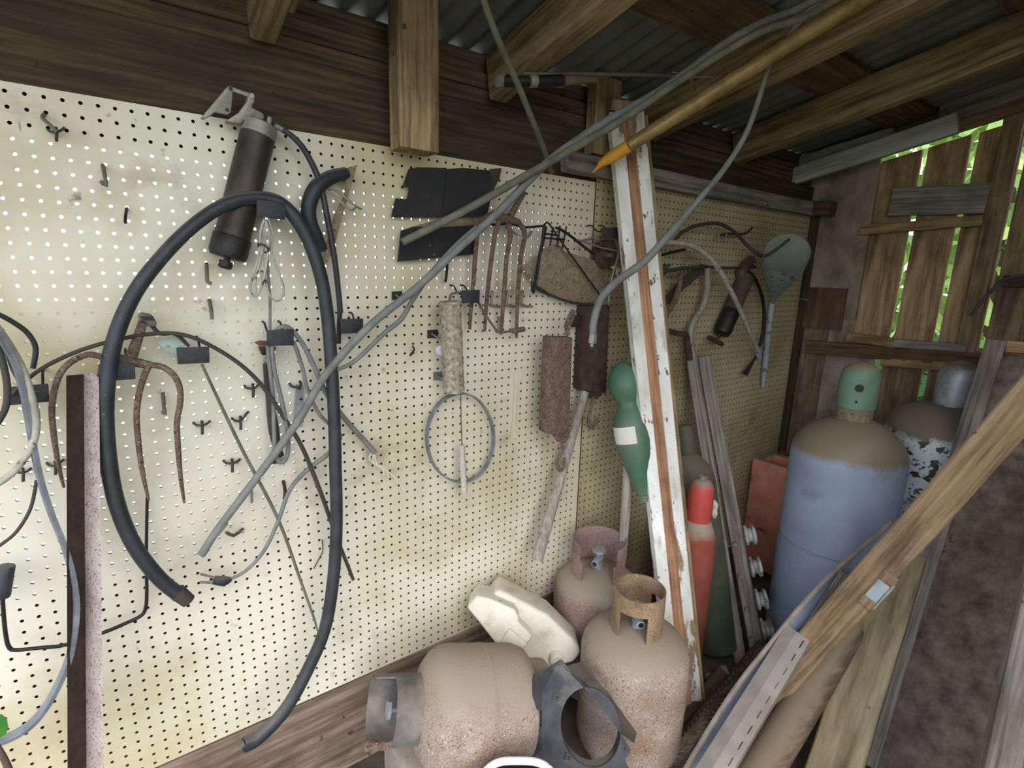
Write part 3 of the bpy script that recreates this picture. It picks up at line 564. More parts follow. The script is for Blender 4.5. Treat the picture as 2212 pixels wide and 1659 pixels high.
# --- horizontal pump and rods under the roof
t = thing('hand_pump', 'black and clear tube pump lying horizontally across the pale rafter', 'pump', q(1180, 175, -7))
obj('barrel', tp([(1078, 175, -6), (1150, 176, -6.6), (1215, 174, -7)], 24, k=2, seg=14), M['gunblack'], t)
obj('end_cap', cyl(q(1074, 175, -6), q(1090, 175, -6), .58), M['plasticgrey'], t, bevel=.1)
obj('clear_sleeve', cyl(q(1102, 175, -6.1), q(1132, 176, -6.4), .56), M['plasticgrey'], t)
for x in (1150, 1208): obj('clip_ring', cyl(q(x-7, 175, -6.7), q(x+8, 175, -6.8), .62), M['steel'], t, bevel=.06)
obj('nozzle', cyl(q(1214, 174, -7), q(1287, 172, -7.4), .56, .3), M['darkdust'], t)
obj('rod', tp([(1130, 160, -6.4), (1300, 160, -7.4), (1430, 163, -8.4), (1545, 168, -9.2)], [9, 8, 7], k=2), M['olivecable'], label='thin straight rod lying above the horizontal pump tube', cat='rod')
t = thing('painted_pole', 'gold painted pole with bright orange pointed tip', 'pole', qd(1400, 290, 58))
P = [(1358, 315, 59.5), (1440, 264, 58), (1560, 188, 55.5), (1700, 98, 52), (1860, 0, 48), (1960, -60, 46)]
obj('shaft', td(P, [27, 32, 36, 38, 40], k=3, seg=16), M['yellow'], t)
obj('tip', td([(1280, 373, 62), (1291, 362, 61.7), (1300, 352, 61.4), (1318, 341, 60.9), (1345, 324, 60), (1360, 314, 59.4)], [3, 8, 17, 26, 27, 27], k=3, seg=16), M['orange'], t)
# --- saw-like offcut: pale bracket with black curved elbow
t = thing('saddle_bracket', 'pale flat strip with a black curved elbow behind grease gun hose', 'bracket', q(715, 460, -1.2))
obj('elbow', tp([(748, 374, -1.4), (715, 383, -1.8), (684, 405, -2), (668, 440, -2), (668, 475, -1.9), (682, 510, -1.7), (699, 540, -1.4)], [24, 30, 33, 32, 32, 30, 18], seg=14), M['rubber'], t)
obj('strip', sheet([(752, 362), (772, 356), (736, 480), (719, 545), (706, 568), (699, 560), (722, 470), (745, 420)], -1.6, .2), M['dustblade'], t)
obj('hanger', join(tp([(704, 412, -2.2), (725, 425, -2.4), (756, 453, -2.6), (770, 446, -2.2)], 5), tp([(704, 412, -2.2), (725, 412, -2), (770, 446, -2.2), (780, 451, -1.4)], 5)), M['steel'], t)
# --- black rubber flaps
t = thing('rubber_flap', 'upper black rubber flap with stepped notch on its edge', 'flap', q(960, 415, -.8), 'black rubber flaps')
F4 = lambda pts, s, ox, oy: [(ox+x/s, oy+y/s) for x, y in pts]
obj('flap_sheet', sheet(F4([(280, 108), (350, 93), (630, 98), (630, 562), (115, 562), (155, 385), (262, 395), (285, 278), (222, 278)], 4.365, 820, 340), -.8, .18), M['flap'], t)
obj('overlap_sheet', sheet(F4([(632, 110), (780, 97), (1030, 122), (1052, 170), (1062, 335), (1012, 555), (600, 565)], 4.365, 820, 340), -.95, .16), M['flap'], t)
obj('end_strip', sheet(F4([(1040, 110), (1152, 100), (1128, 205), (1056, 340)], 4.365, 820, 340), -.7, .14), M['rustdark'], t)
t = thing('rubber_flap', 'lower black rubber flap just above the garden fork tines', 'flap', q(960, 520, -1))
obj('flap_sheet', sheet(F4([(205, 692), (320, 652), (600, 657), (930, 637), (948, 690), (902, 912), (510, 950), (175, 983)], 4.365, 820, 340), -1, .18), M['flap'], t)
obj('backing_strip', sheet(F4([(330, 650), (560, 580), (980, 575), (940, 640), (600, 658)], 4.365, 820, 340), -.5, .15), M['dustblade'], t)
for x, y in ((475, 830), (516, 915)): c = q(820+x/4.365, 340+y/4.365, -1.05); obj('rivet', cyl(c, c+V(0, .1, 0), .14), M['rusty'], t)
# --- garden fork head
t = thing('garden_fork', 'rusty four tined garden fork head under the olive pipe', 'fork', q(1090, 560, -2))
for pts in ([(1090, 520), (990, 570), (945, 640), (920, 740), (900, 950), (880, 1250), (860, 1450), (850, 1620)], [(1130, 590), (1090, 720), (1055, 950), (1020, 1250), (1003, 1450), (990, 1640)],
            [(1210, 590), (1232, 740), (1198, 950), (1175, 1250), (1160, 1450), (1150, 1640)], [(1240, 580), (1310, 615), (1360, 690), (1362, 770), (1330, 950), (1305, 1250), (1295, 1480), (1290, 1700)]):
    obj('tine', tp([(820+x/4.365, 340+y/4.365, -2.6+.2*i) for i, (x, y) in enumerate(pts)], [11, 11, 10, 10, 9, 6]), M['rusty'], t)
obj('shoulder', tp([(1065, 468, -2.6), (1084, 470, -2.7), (1102, 474, -2.7), (1122, 481, -2.6)], [12, 20, 18, 12]), M['rusty'], t)
obj('ferrule', tp([(1098, 474, -2.6), (1112, 450, -2.4), (1125, 428, -2.2), (1134, 416, -2)], [16, 14, 12, 8]), M['rusty'], t)
obj('peg_hook', tp([(1148, 500, -.05), (1136, 516, -3), (1118, 508, -3), (1092, 490, -.1)], 5, k=2), M['steel'], label='steel peg hook holding the garden fork bridge', cat='hook')
# --- dusty shovel blade in a black wire rack
F7 = lambda pts: [(1120+x/6.9125, 450+y/6.9125) for x, y in pts]
t = thing('shovel_blade', 'dusty tan shovel blade leaning inside the black wire rack', 'shovel', q(1220, 590, -1.6))
bp = F7([(62, 870), (200, 765), (330, 655), (480, 548), (560, 545), (620, 562), (690, 640), (880, 700), (1060, 755), (1180, 790), (1212, 835), (1245, 950), (1282, 1060), (1330, 1200), (1385, 1330), (1375, 1350), (1280, 1380), (1150, 1402), (900, 1410), (650, 1345), (400, 1230), (250, 1130), (150, 1030)])
def domed(pts, n, dome, th, rings=4):
    c = Vector((sum(p[0] for p in pts)/len(pts), sum(p[1] for p in pts)/len(pts))); vs, fs = [], []; m = len(pts)
    for s in (0, 1):
        for i in range(rings+1):
            f = i/rings
            for p in pts:
                x, y = c.x+(p[0]-c.x)*f, c.y+(p[1]-c.y)*f; vs.append(q(x, y, n-dome*(1-f*f)+s*th))
    for s in (0, 1):
        o = s*m*(rings+1)
        for i in range(rings):
            for j in range(m): fs.append((o+i*m+j, o+i*m+(j+1) % m, o+(i+1)*m+(j+1) % m, o+(i+1)*m+j))
    o = m*rings; p_ = m*(rings+1)
    for j in range(m): fs.append((o+j, o+(j+1) % m, p_+o+(j+1) % m, p_+o+j))
    return vs, fs
obj('blade', domed(bp, -1.2, .9, .12), M['dustblade'], t)
obj('edge_lip', tp([(x, y, -1.4) for x, y in F7([(240, 1175), (330, 1220), (500, 1310), (800, 1405), (1130, 1450)])], [10, 10, 5, 6, 8]), M['rubber'], t)
t = thing('wire_rack', 'black bent wire rack hanging in front of the dusty shovel blade', 'rack', q(1180, 540, -2.4))
W7 = lambda pts, n, px, **k: tp([(x, y, n) for x, y in F7(pts)], px, **k)
obj('front_wire', W7([(225, 1240), (250, 1000), (300, 720), (350, 480), (375, 270), (430, 212), (500, 290), (600, 440), (750, 650), (900, 860), (1060, 1080), (1225, 1310)], -2.6, 4, k=3), M['blackwire'], t)
obj('side_wire', W7([(205, 1100), (205, 1240), (250, 1210), (330, 640), (395, 240)], -2.8, 5, k=2), M['blackwire'], t)
for a, b, c, d in ((420, 270, 350, 640), (520, 280, 470, 560), (620, 260, 580, 560), (715, 270, 655, 590)): obj('upright', W7([(a, b), (c, d)], -2, 4), M['blackwire'], t)
for a in ([(380, 442), (690, 466)], [(370, 378), (560, 400)]): obj('crossbar', W7(a, -2.05, 4), M['blackwire'], t)
obj('rod', W7([(-420, 245), (-100, 235), (80, 282), (370, 262)], -2.2, 5, k=3), M['blackwire'], label='thin black rod crossing behind the garden fork to the rack', cat='rod')
obj('rod', W7([(560, 290), (640, 320), (800, 430), (950, 550), (1115, 680)], -2.2, 6, k=3), M['blackwire'], label='thin black rod leaving the rack toward the rusty pulley', cat='rod')
obj('wire', W7([(880, 470), (980, 500), (1250, 590), (1470, 635), (1500, 680), (1440, 860), (1380, 1120), (1345, 1400)], -2.6, 4, k=3), M['steel'], label='bent grey wire hanging beside the rusty pulley and white plank', cat='wire')
sp = [q(1120+(940+290*i/90)/6.9125+.9*math.cos(i*1.6), 450+(490-80*i/90)/6.9125+2.6*math.sin(i*1.6), -2-.25*math.cos(i*1.6)) for i in range(91)]
obj('spring', tube(sp, .045, 5, k=2), M['steel'], label='small pale coil spring reaching toward the black hook by the plank', cat='spring')
t = thing('rusty_pulley', 'rusty round pulley block half hidden behind white plank', 'pulley', q(1300, 545, -1.5))
c = q(1305, 552, -1.4); obj('wheel', lathe(c+V(0, .8, 0), NB, [(0, 1.5), (.2, 1.75), (.55, 1.3), (.9, 1.75), (1.2, 1.6), (1.25, .6), (1.6, .55)], 28), M['rustdark'], t)
obj('strap', sheet(F7([(1180, 560), (1250, 470), (1420, 470), (1470, 600), (1440, 900), (1380, 930), (1400, 620), (1260, 560)]), -2.4, .2), M['rustdark'], t)
obj('axle', cyl(c+V(0, -1.4, 0), c+V(0, .9, 0), .3), M['rusty'], t)
obj('loose_coil', W7([(1390, 880), (1480, 890), (1540, 980), (1500, 1050), (1470, 930), (1530, 960), (1525, 1060)], -2.4, 6, k=5), M['dustcable'], label='few turns of pale cord beside the rusty pulley', cat='cord')
# --- paint roller
t = thing('paint_roller', 'paint roller with fuzzy dusty nap hanging on pegboard', 'paint roller', q(976, 750, -3))
A, B = q(971, 650, -3), q(981, 847, -3); r = wpx(A, 47)/2; ax = B-A; L = ax.length
g = lathe(A, ax, [(0, r*.55), (.05, r*.95)]+[(L*i/40, r) for i in range(1, 40)]+[(L-.05, r*.95), (L, r*.55)], 40)
g = ([v+(v-(A+ax.normalized()*(v-A).dot(ax.normalized()))).normalized()*.13*noise.noise(v*3.5) for v in g[0]], g[1])
obj('nap_sleeve', g, M['nap'], t)
obj('frame_wire', tp([(971, 655, -3), (972, 644, -3), (978, 634, -3), (1005, 633, -3.1), (1030, 650, -3), (1046, 676, -2.8), (1068, 708, -2.6), (1073, 716, -2.6), (1082, 718, -2.6), (1108, 715, -2.6)], 5), M['rusty'], t)
obj('handle_socket', cyl(q(1107, 715, -2.6), q(1132, 711, -2.6), .32), M['rusty'], t, bevel=.05)
# --- hanging ring belt, turned handle, small clips
pts = [(995, 850), (1030, 862), (1056, 898), (1066, 945), (1058, 990), (1034, 1026), (996, 1041), (958, 1028), (931, 992), (922, 945), (931, 900), (958, 863)]
obj('ring_belt', tube([q(x, y, -1.3) for x, y in pts], .3, k=6, closed=True, sec=[(1, .35), (-1, .35), (-1, -.35), (1, -.35)], up=NB), M['belt'], label='round grey belt hanging as a hoop below the fuzzy roller', cat='belt')
t = thing('turned_handle', 'small white turned wooden handle on a wire inside the hoop', 'handle', q(1000, 960, -1.8))
A, B = q(997, 961, -1.9), q(1003, 1066, -1.9); L = (B-A).length; r = wpx(A, 15)/2
pr = [(0, .7), (.02, .9), (.06, .95), (.08, .8), (.1, .95), (.14, .95), (.16, .8), (.3, .95), (.5, 1.0), (.6, .9), (.66, .78), (.68, .95), (.73, .95), (.75, .82), (.78, .98), (.83, .98), (.85, .82), (.88, 1), (.93, 1), (.95, .85), (.97, .95), (1, .8)]
obj('grip', lathe(A, B-A, [(u*L, k*r) for u, k in pr], 20), M['palewood'], t)
obj('wire', tp([(995, 849, -1.7), (996, 900, -1.8), (998, 964, -1.9)], 2.5, k=2), M['rusty'], t)
def clip_hook(x, y, label, mk='blackplate'):
    t = thing('clip_hook', label, 'hook', q(x, y, -.3))
    obj('back_plate', sheet([(x-11, y-9), (x+11, y-10), (x+11, y+8), (x-11, y+9)], -.15, .14), M[mk], t)
    obj('prong', tp([(x-3, y-2, -.1), (x+2, y+2, -1), (x+14, y+9, -2)], 4, k=2), M['steel'], t)
clip_hook(858, 639, 'small dark clip hook under the crossing conduits')
clip_hook(935, 722, 'small dark clip hook at upper side of the paint roller')
clip_hook(948, 813, 'small grey clip hook at lower side of the paint roller', 'plasticgrey')
obj('washer_disc', cyl(q(952, 757, -.2), q(952, 757, -.5), .55), M['zinc'], label='small bluish disc peeking out behind the paint roller', cat='disc')
obj('fibre_tool', sheet([(1117, 795), (1128, 796), (1128, 812), (1118, 830), (1113, 905), (1118, 946), (1104, 946), (1108, 905), (1112, 830), (1110, 812)], -.25, .12), M['board'], label='flat cream paddle stuck on pegboard above the wooden stick', cat='paddle')
# wire utility hooks beneath the fork
for x in (1060, 1093, 1125): obj('wire_hook', tp([(x+2, 629, -.05), (x+4, 632, -.5), (x+2, 655, -.5), (x+3, 660, -.4), (x+25, 662, -.3)], 5, k=2), M['steel'], label='thin bright wire hook behind the fork tines, one of a row', cat='hook', group='wire hooks behind the fork tines')
obj('wire_hook', tp([(1076, 685, -.05), (1078, 690, -.5), (1078, 712, -.6), (1084, 722, -.6)], 5, k=2), M['steel'], label='single wire hook below the row of fork hooks', cat='hook')
obj('peg_hook', tp([(965, 560, -.05), (966, 575, -1.2), (963, 604, -1.2), (962, 607, -.6)], 6, k=2), M['blackwire'], label='short black peg below the lower rubber flap', cat='hook')
obj('wire_hook', tp([(886, 768, -.05), (895, 755, -.8), (891, 748, -.6)], 4, k=2), M['blackwire'], label='tiny dark hook on board left of the roller', cat='hook')
# --- spring balances
def balance(front, dx, n, hook, mk, label, top):
    t = thing('spring_balance', label, 'scale', q(front[0][0]+20, front[0][1], n))
    f = pix(front, n)
    obj('case', slab(f, V(.25, 1.7, 0)), M[mk], t, bevel=.12)
    obj('end_plate', slab([q(x, y, n+.3) for x, y in hook[0]], V(0, .3, 0)), M[mk], t)
    obj('pull_hook', tp([(x, y, n+.2) for x, y in hook[1]], [6, 7, 8, 9, 8, 6]), M['rusty'], t)
    if top: obj('hang_ring', tp([(x, y, n+.5) for x, y in top], 7), M['rusty'], t)
    return t
balance([(1188, 728), (1237, 729), (1230, 946), (1178, 936)], 18, -4.8, ([(1192, 936), (1232, 942), (1222, 956), (1206, 955)], [(1213, 950), (1215, 968), (1208, 985), (1203, 1000), (1209, 1015), (1217, 1010), (1219, 990)]), 'rusty',
        'rusty spring balance hanging in front, with a hook below', [(1226, 726), (1223, 700), (1236, 672), (1239, 680), (1230, 705), (1225, 722)])
balance([(1262, 662), (1318, 660), (1309, 850), (1253, 843)], 10, -1.9, ([(1262, 845), (1302, 848), (1290, 862), (1275, 860)], [(1281, 856), (1276, 885), (1271, 905), (1273, 920), (1283, 922), (1288, 903)]), 'rustdark',
        'second rusty spring balance partly behind, nearer the green bottle', None)
# --- grey sticks hanging on the wall
a, b = q(1264, 846, -2.2), q(1160, 1209, -4)
obj('wooden_stick', tube([a, (a*2+b)/3, (a+b*2)/3, b], [.55, .62, .72, .82], 12, 3), M['greystick'], label='weathered grey wooden handle slanting below the spring balances', cat='handle')
obj('wooden_stick', tube([q(1364, 905, -8), q(1358, 1000, -8), q(1352, 1090, -8), q(1347, 1166, -8)], [.7, .72, .68, .6], 10, 3), M['greystick'], label='cracked grey stick beside the green bottle and white plank', cat='stick')
# --- green bottle
t = thing('green_bottle', 'green plastic bottle with paper label tucked behind the white plank', 'bottle', qd(1350, 900, 67))
A, B = qd(1343, 782, 69.5), qd(1392, 1082, 69.5); ax = B-A; L = ax.length; kx = 69.5/F
obj('body', lathe(A, ax, [(u*L, w*kx) for u, w in [(0, 6), (.03, 22), (.09, 32), (.16, 36), (.22, 34), (.27, 25), (.3, 23), (.34, 28), (.4, 37), (.46, 40), (.56, 40), (.66, 36), (.76, 29), (.86, 21), (.93, 15), (.95, 13), (.955, 16), (.97, 16), (.975, 13), (1, 13)]], 32), M['bottle'], t)
lb = obj('paper_label', shell(A, ax, 40.6*kx, .02, .45*L, .57*L, 95, 275, RIGHT, 20), M['paper'], t)
x_, y_, z_ = frame(ax, RIGHT)
for a_, u0, u1 in ((205, .49, .55), (211, .505, .54), (216, .495, .56)):
    aa = math.radians(a_); c = A+z_*(L*(u0+u1)/2)+(x_*math.cos(aa)+y_*math.sin(aa))*40.8*kx; tn = -x_*math.sin(aa)+y_*math.cos(aa)
    obj('ink_mark', box(c, tn*.07, z_*L*(u1-u0)/2, (x_*math.cos(aa)+y_*math.sin(aa))*.015), M['ink'], lb)
# --- single pegs on the bare part of the board
def peg(pts, label, px=8, mk='olivecable', n=(-.1, -1.6, -1.8)):
    obj('peg_hook', tp([(x, y, n[min(i, len(n)-1)]) for i, (x, y) in enumerate(pts)], px, k=2), M[mk], label=label, cat='hook')
peg([(222, 357), (226, 378), (229, 402), (217, 391)], 'plain peg on upper board between forked hook and nail', 8)
peg([(274, 450), (271, 468), (271, 482)], 'dark headed nail peg right of the plain upper peg', 6, 'blackwire', (-.05, -1.2, -1.5))
peg([(446, 570), (447, 590), (448, 608), (457, 612)], 'plain peg just below the grease gun plunger', 8)
peg([(452, 648), (456, 668), (458, 690)], 'plain peg above the green scraper, under another peg', 8)
peg([(352, 850), (354, 875), (356, 896), (352, 888)], 'plain peg between the hay fork tines and thin rod', 8)
peg([(543, 1062), (544, 1085)], 'short peg low on board beside slanting conduit', 6, 'steel')
peg([(612, 1040), (616, 1060), (614, 1078)], 'small brown peg below the plug cord bend', 7, 'rustdark')
peg([(489, 1150), (505, 1157), (524, 1143)], 'brown peg next to the conduit nut', 7, 'rusty', (-2, -1.5, -.1))
def tee(x, y, label, ang=0):
    t = thing('double_peg', label, 'hook', q(x, y, -.5))
    obj('yoke', tp([(x-17, y-5, -.05), (x-12, y, -.7), (x+2, y+1, -.8), (x+14, y-4-ang, -.7), (x+18, y-8-ang, -.05)], 5, k=3), M['darkcable'], t)
    obj('prong', tp([(x+1, y-8, -.5), (x+2, y, -.9), (x+2, y+20, -1.4)], 6, k=2), M['darkcable'], t)
tee(120, 284, 'forked double peg at the upper corner of the board')
obj('peg_hook', tp([(95, 247, -.05), (92, 255, -1), (108, 270, -1.5), (122, 284, -1.4)], 8, k=3), M['olivecable'], label='curved peg joining the forked double peg near upper corner', cat='hook')
tee(435, 918, 'double peg between the two thin crossing rods, higher one'); tee(518, 908, 'double peg touching the thin tapered rod', 10); tee(500, 1000, 'double peg left of the conduit at mid board')
tee(48, 1020, 'double peg by the dusty pale cable'); tee(118, 1005, 'double peg left of the rusty angle bar', 4); tee(545, 838, 'double peg behind the long dark cable', 3)
t = thing('hinge_plate', 'galvanised hinge plate hanging beside the thick hose', 'plate', q(648, 875, -.5))
obj('plate', sheet([(640, 830), (656, 833), (654, 922), (635, 920)], -.5, .1), M['zinc'], t)
for x, y in ((647, 838), (650, 862), (646, 915)): obj('hole', cyl(q(x, y, -.53), q(x, y, -.35), .16), M['rustdark'], t)
obj('peg_hook', tp([(625, 828, -.05), (632, 835, -.8), (648, 836, -.9), (650, 826, -.1)], 5, k=3), M['darkcable'], label='double peg carrying the galvanised hinge plate', cat='hook')
obj('hook_base', sheet([(582, 1002), (600, 984), (622, 995), (612, 1003), (596, 1002)], -.3, .2), M['steel'], label='flat steel clip at the bottom of the grey cord loops', cat='clip')
# ---------------------------------------------------------------- far panel
F6 = lambda pts, s=5.925, ox=1390, oy=560: [(ox+x/s, oy+y/s) for x, y in pts]
t = thing('harness_hame', 'curved wooden hame with dark iron strap on the far panel', 'hame', q(1480, 660, -2))
obj('bow', tp([(x, y, -2.2) for x, y in F6([(820, 110), (818, 250), (812, 400), (760, 600), (660, 770), (615, 880), (600, 990), (640, 1280)])], [13, 14, 13, 13, 14, 13, 10]), M['greystick'], t)
obj('iron_leg', tp([(x, y, -2.4) for x, y in F6([(210, 810), (250, 880), (330, 920), (450, 950), (540, 975), (560, 1100), (590, 1280)])], [9, 10, 11, 12, 14, 15, 14]), M['rustdark'], t)
t = thing('harness_hame', 'second rusty curved hame nearer the white plank', 'hame', q(1445, 640, -2.6))
obj('bow', tp([(x, y, -2.9) for x, y in F6([(475, 165), (460, 330), (400, 520), (320, 660), (230, 760), (150, 830)])], [11, 12, 13, 12, 11]), M['rusty'], t)
obj('strap', slab([q(x, y, -2.0) for x, y in F6([(860, 90), (740, 60), (480, 280), (180, 590), (190, 720), (400, 480), (560, 350)])], V(0, .2, 0)), M['darkcable'], t)
obj('ring_rod', tp([(1395, 592, -2.5), (1430, 587, -2.8), (1475, 580, -2.6), (1520, 577, -2.2), (1560, 579, -1.8), (1600, 578, -1.2), (1632, 576, -.6)], [6, 9, 5, 5]), M['darkcable'], label='thin dark rod lying across the hames on far panel', cat='rod')
obj('ring_rod', tp([(1400, 560, -2.6), (1440, 548, -2.6), (1479, 539, -2.2)], 6, k=3), M['gunblack'], label='short black rod sticking out behind the white plank', cat='rod')
obj('strap', sheet([(1412, 572), (1450, 570), (1440, 590), (1420, 610), (1412, 640)], -1.2, .3), M['green'], label='dark green canvas strap behind the white plank', cat='strap')
t = thing('hand_grease_gun', 'small brown and black grease gun with tee handle near funnel', 'grease gun', q(1588, 650, -2))
A, B = q(1612, 597, -1.6), q(1558, 722, -2.0); ax = B-A; L = ax.length; r = wpx(A, 35)/2
obj('barrel', lathe(A, ax, [(0, r*.9), (.1, r), (L*.6, r)], 24), M['gunbrown'], t)
obj('lower_cap', lathe(A+ax*.6, ax, [(0, r*1.03), (L*.34, r*1.05), (L*.39, r*.9), (L*.4, r*.5)], 24), M['gunblack'], t)
obj('upper_handle', tp([(1606, 604, -1.4), (1600, 590, -1.3), (1622, 562, -1.1)], [16, 24, 22], k=2), M['gunbrown'], t)
obj('tee_bar', tp([(1532, 729, -2.0), (1560, 744, -2.1)], 10, k=1), M['rustdark'], t); obj('stem', tp([(1553, 722, -2), (1547, 737, -2.05)], 6, k=1), M['rustdark'], t)
obj('hose', tp([(1600, 588, -1.5), (1622, 591, -1.8), (1640, 622, -2), (1650, 665, -2), (1648, 715, -1.9), (1641, 748, -1.6)], 7), M['gunblack'], t)
t = thing('armored_hose', 'pale ribbed flexible hose with blue end fitting on far panel', 'hose', q(1540, 600, -3))
pth = catmull([q(*a) for a in [(1398, 508, -2.6), (1432, 522, -2.8), (1480, 527, -3), (1512, 540, -3.4), (1548, 575, -4.2), (1582, 635, -4.6), (1612, 700, -3.8), (1638, 758, -2.2)]], 14)
obj('hose', tube(pth, [(.36 if i % 2 else .4) for i in range(len(pth))], 10, 1), M['dustcable'], t)
obj('fitting', cyl(q(1636, 752, -2.3), q(1641, 774, -2.1), .55, .5, 8), M['funnel'], t, bevel=.06); obj('tip', tp([(1634, 768, -1.7), (1626, 782, -1.6), (1610, 808, -1.5)], [4, 6, 11], k=2), M['gunblack'], t)
obj('cable', tp([(1452, 530, -2.2), (1470, 505, -2.4), (1502, 488, -2.6), (1550, 483, -2.8), (1585, 500, -3), (1612, 528, -3.4), (1638, 550, -5), (1658, 551, -6.5), (1682, 535, -8.0), (1706, 516, -9.5)], [7, 8, 8, 7, 6]), M['darkcable'], label='dark cable hooping over far panel and into the funnel mouth', cat='cable')
t = thing('tin_funnel', 'pale blue painted tin funnel with long spout on far panel', 'funnel', q(1690, 600, -3))
A, O = q(1668, 655, -1.2), q(1697, 556, -9.3); ax = O-A; L = ax.length; R_ = wpx(O, 45)
obj('cone', lathe(A, ax, [(0, .45), (L*.2, R_*.22), (L*.85, R_*.97), (L*1.0, R_), (L*1.08, R_*1.02)], 36, caps=False), M['funnel'], t)
obj('inner_cone', lathe(A, ax, [(.1, .4), (L*.2+.1, R_*.2), (L*.86, R_*.94), (L*1.0, R_*.975), (L*1.08, R_*1.0)], 36, caps=False), M['funnelin'], t)
obj('spout', tp([(1668, 652, -1.4), (1662, 700, -1.2), (1655, 770, -1.0), (1648, 836, -.9)], [13, 13, 14, 8]), M['funnel'], t)
t = thing('double_peg', 'wire display hook with two bright prongs above small grease gun', 'hook', q(1570, 508, -1))
obj('rail', tp([(1552, 510, -1.6), (1567, 505, -1.4), (1598, 506, -1.2), (1615, 502, -.6), (1625, 492, -.05)], 5, k=3), M['darkcable'], t)
for x in (1553, 1569): obj('prong', tp([(x, 505, -1.6), (x-1, 523, -1.8)], 4, k=1), M['steel'], t)
obj('wire', tp([(1724, 645, -1), (1760, 650, -2.4), (1810, 652, -4.6)], 3, k=2), M['steel'], label='straight thin wire poking from far panel to the end wall', cat='wire')
# ================================================================ floor: gas cylinders and tanks
def cap_lathe(o, r, h, dome=.45, seg=32): return lathe(o, Z, [(0, r*.97), (h*.1, r), (h*(1-dome*.75), r), (h*(1-dome*.4), r*.9), (h*(1-dome*.15), r*.62), (h, .02)], seg)
# blue cylinder with green valve cap
C0 = qd(1840, 925, 78); C0 = V(C0.x, C0.y, 0); r = 7.55; hs = 34.0
t = thing('gas_cylinder', 'big blue gas cylinder with a green valve cap in the corner', 'gas cylinder', C0)
obj('body', lathe(C0, Z, [(0, r*.9), (.4, r)]+[(i, r) for i in np.linspace(1, hs-1.6, 12)]+[(hs-.6, r*.985), (hs+.5, r*.93), (hs+1.7, r*.82), (hs+2.8, r*.66), (hs+3.6, r*.48), (hs+4.1, r*.32), (hs+4.3, .05)], 56), M['bluetank'], t)
obj('seam', lathe(C0, Z, [(18.4, r), (18.5, r+.09), (18.7, r+.09), (18.8, r)], 56, caps=False), M['bluetank'], t)
obj('neck_ring', lathe(C0+V(0, 0, hs+3.6), Z, [(0, 2.5), (.5, 2.35), (2.4, 2.3), (2.6, 2.1)], 28), M['dustblade'], t)
cp = obj('valve_cap', cap_lathe(C0+V(0, 0, hs+5.9), 2.55, 6.7), M['greencap'], t)
d_ = (CAM-C0); d_.z = 0; d_.normalize()
for dz, rr, sh in ((3.2, .57, .12), (1.2, .18, .0)): obj('vent_hole', cyl(C0+V(0, 0, hs+5.9+dz)+d_*2.2+RIGHT*sh, C0+V(0, 0, hs+5.9+dz)+d_*2.66+RIGHT*sh, rr), M['gunblack'], cp)
# mottled white cylinder
C1 = qd(2052, 910, 80); C1 = V(C1.x, C1.y, 0); r = 8.8; hs = 36.4
t = thing('gas_cylinder', 'flaking white gas cylinder with a silver cap against end wall', 'gas cylinder', C1)
obj('body', lathe(C1, Z, [(0, r*.92), (.5, r)]+[(i, r) for i in np.linspace(1, hs-2, 12)]+[(hs-.6, r*.975), (hs+.8, r*.9), (hs+2.0, r*.78), (hs+3.0, r*.6), (hs+3.6, r*.4), (hs+3.9, .05)], 56), M['whitetank'], t)
obj('neck_ring', lathe(C1+V(0, 0, hs+3.2), Z, [(0, 2.6), (.8, 2.5), (.9, 2.2)], 28), M['steel'], t)
obj('valve_cap', cap_lathe(C1+V(0, 0, hs+3.9), 2.62, 6.6, .5), M['silver'], t)
# red cylinder
C2 = qd(1508, 1130, 76); C2 = V(C2.x, C2.y, 0); r = 2.75; hs = qd(1508, 1165, 76).z
t = thing('gas_cylinder', 'slim red gas cylinder with bright red cap beside the white plank', 'gas cylinder', C2)
obj('body', lathe(C2, Z, [(0, r*.85), (.5, r), (hs*.5, r), (hs-1, r), (hs+.4, r*.95), (hs+1.6, r*.82), (hs+2.6, r*.66), (hs+3.2, r*.55)], 36), M['redbody'], t)
obj('valve_cap', cap_lathe(C2+V(0, 0, hs+2.8), 1.72, 6.6, .45), M['red'], t); obj('cap_knob', cyl(C2+V(0, 0, hs+9.2), C2+V(0, 0, hs+9.8), .75, .7, 8), M['greywood'], t)
obj('rag', tube([C2+V(1.7, -.9, hs+5.8), C2+V(2.1, -1.1, hs+4.8), C2+V(1.9, -1.2, hs+4), C2+V(2.2, -1.1, hs+3)], [.2, .5, .35, .5, .2], 8, 4), M['rag'], label='shred of white rag caught beside the red cap', cat='rag')
# dark green cylinder behind
A, B = V(74.6, -13.4, .4), V(75.2, -4.4, 29.8); ax = B-A; L = ax.length; r = 3.7
t = thing('gas_cylinder', 'dark green gas cylinder leaning in shade behind the red one', 'gas cylinder', V(A.x, A.y, 0))
obj('body', lathe(A, ax, [(0, r*.9), (.6, r), (L*.5, r), (L*.86, r), (L*.93, r*.9), (L*.98, r*.6), (L, r*.42)], 36), M['green'], t)
obj('valve_cap', lathe(A+ax, ax, [(0, 1.5), (3.4, 1.5), (4.6, 1.1), (5, .1)], 24), M['green'], t)
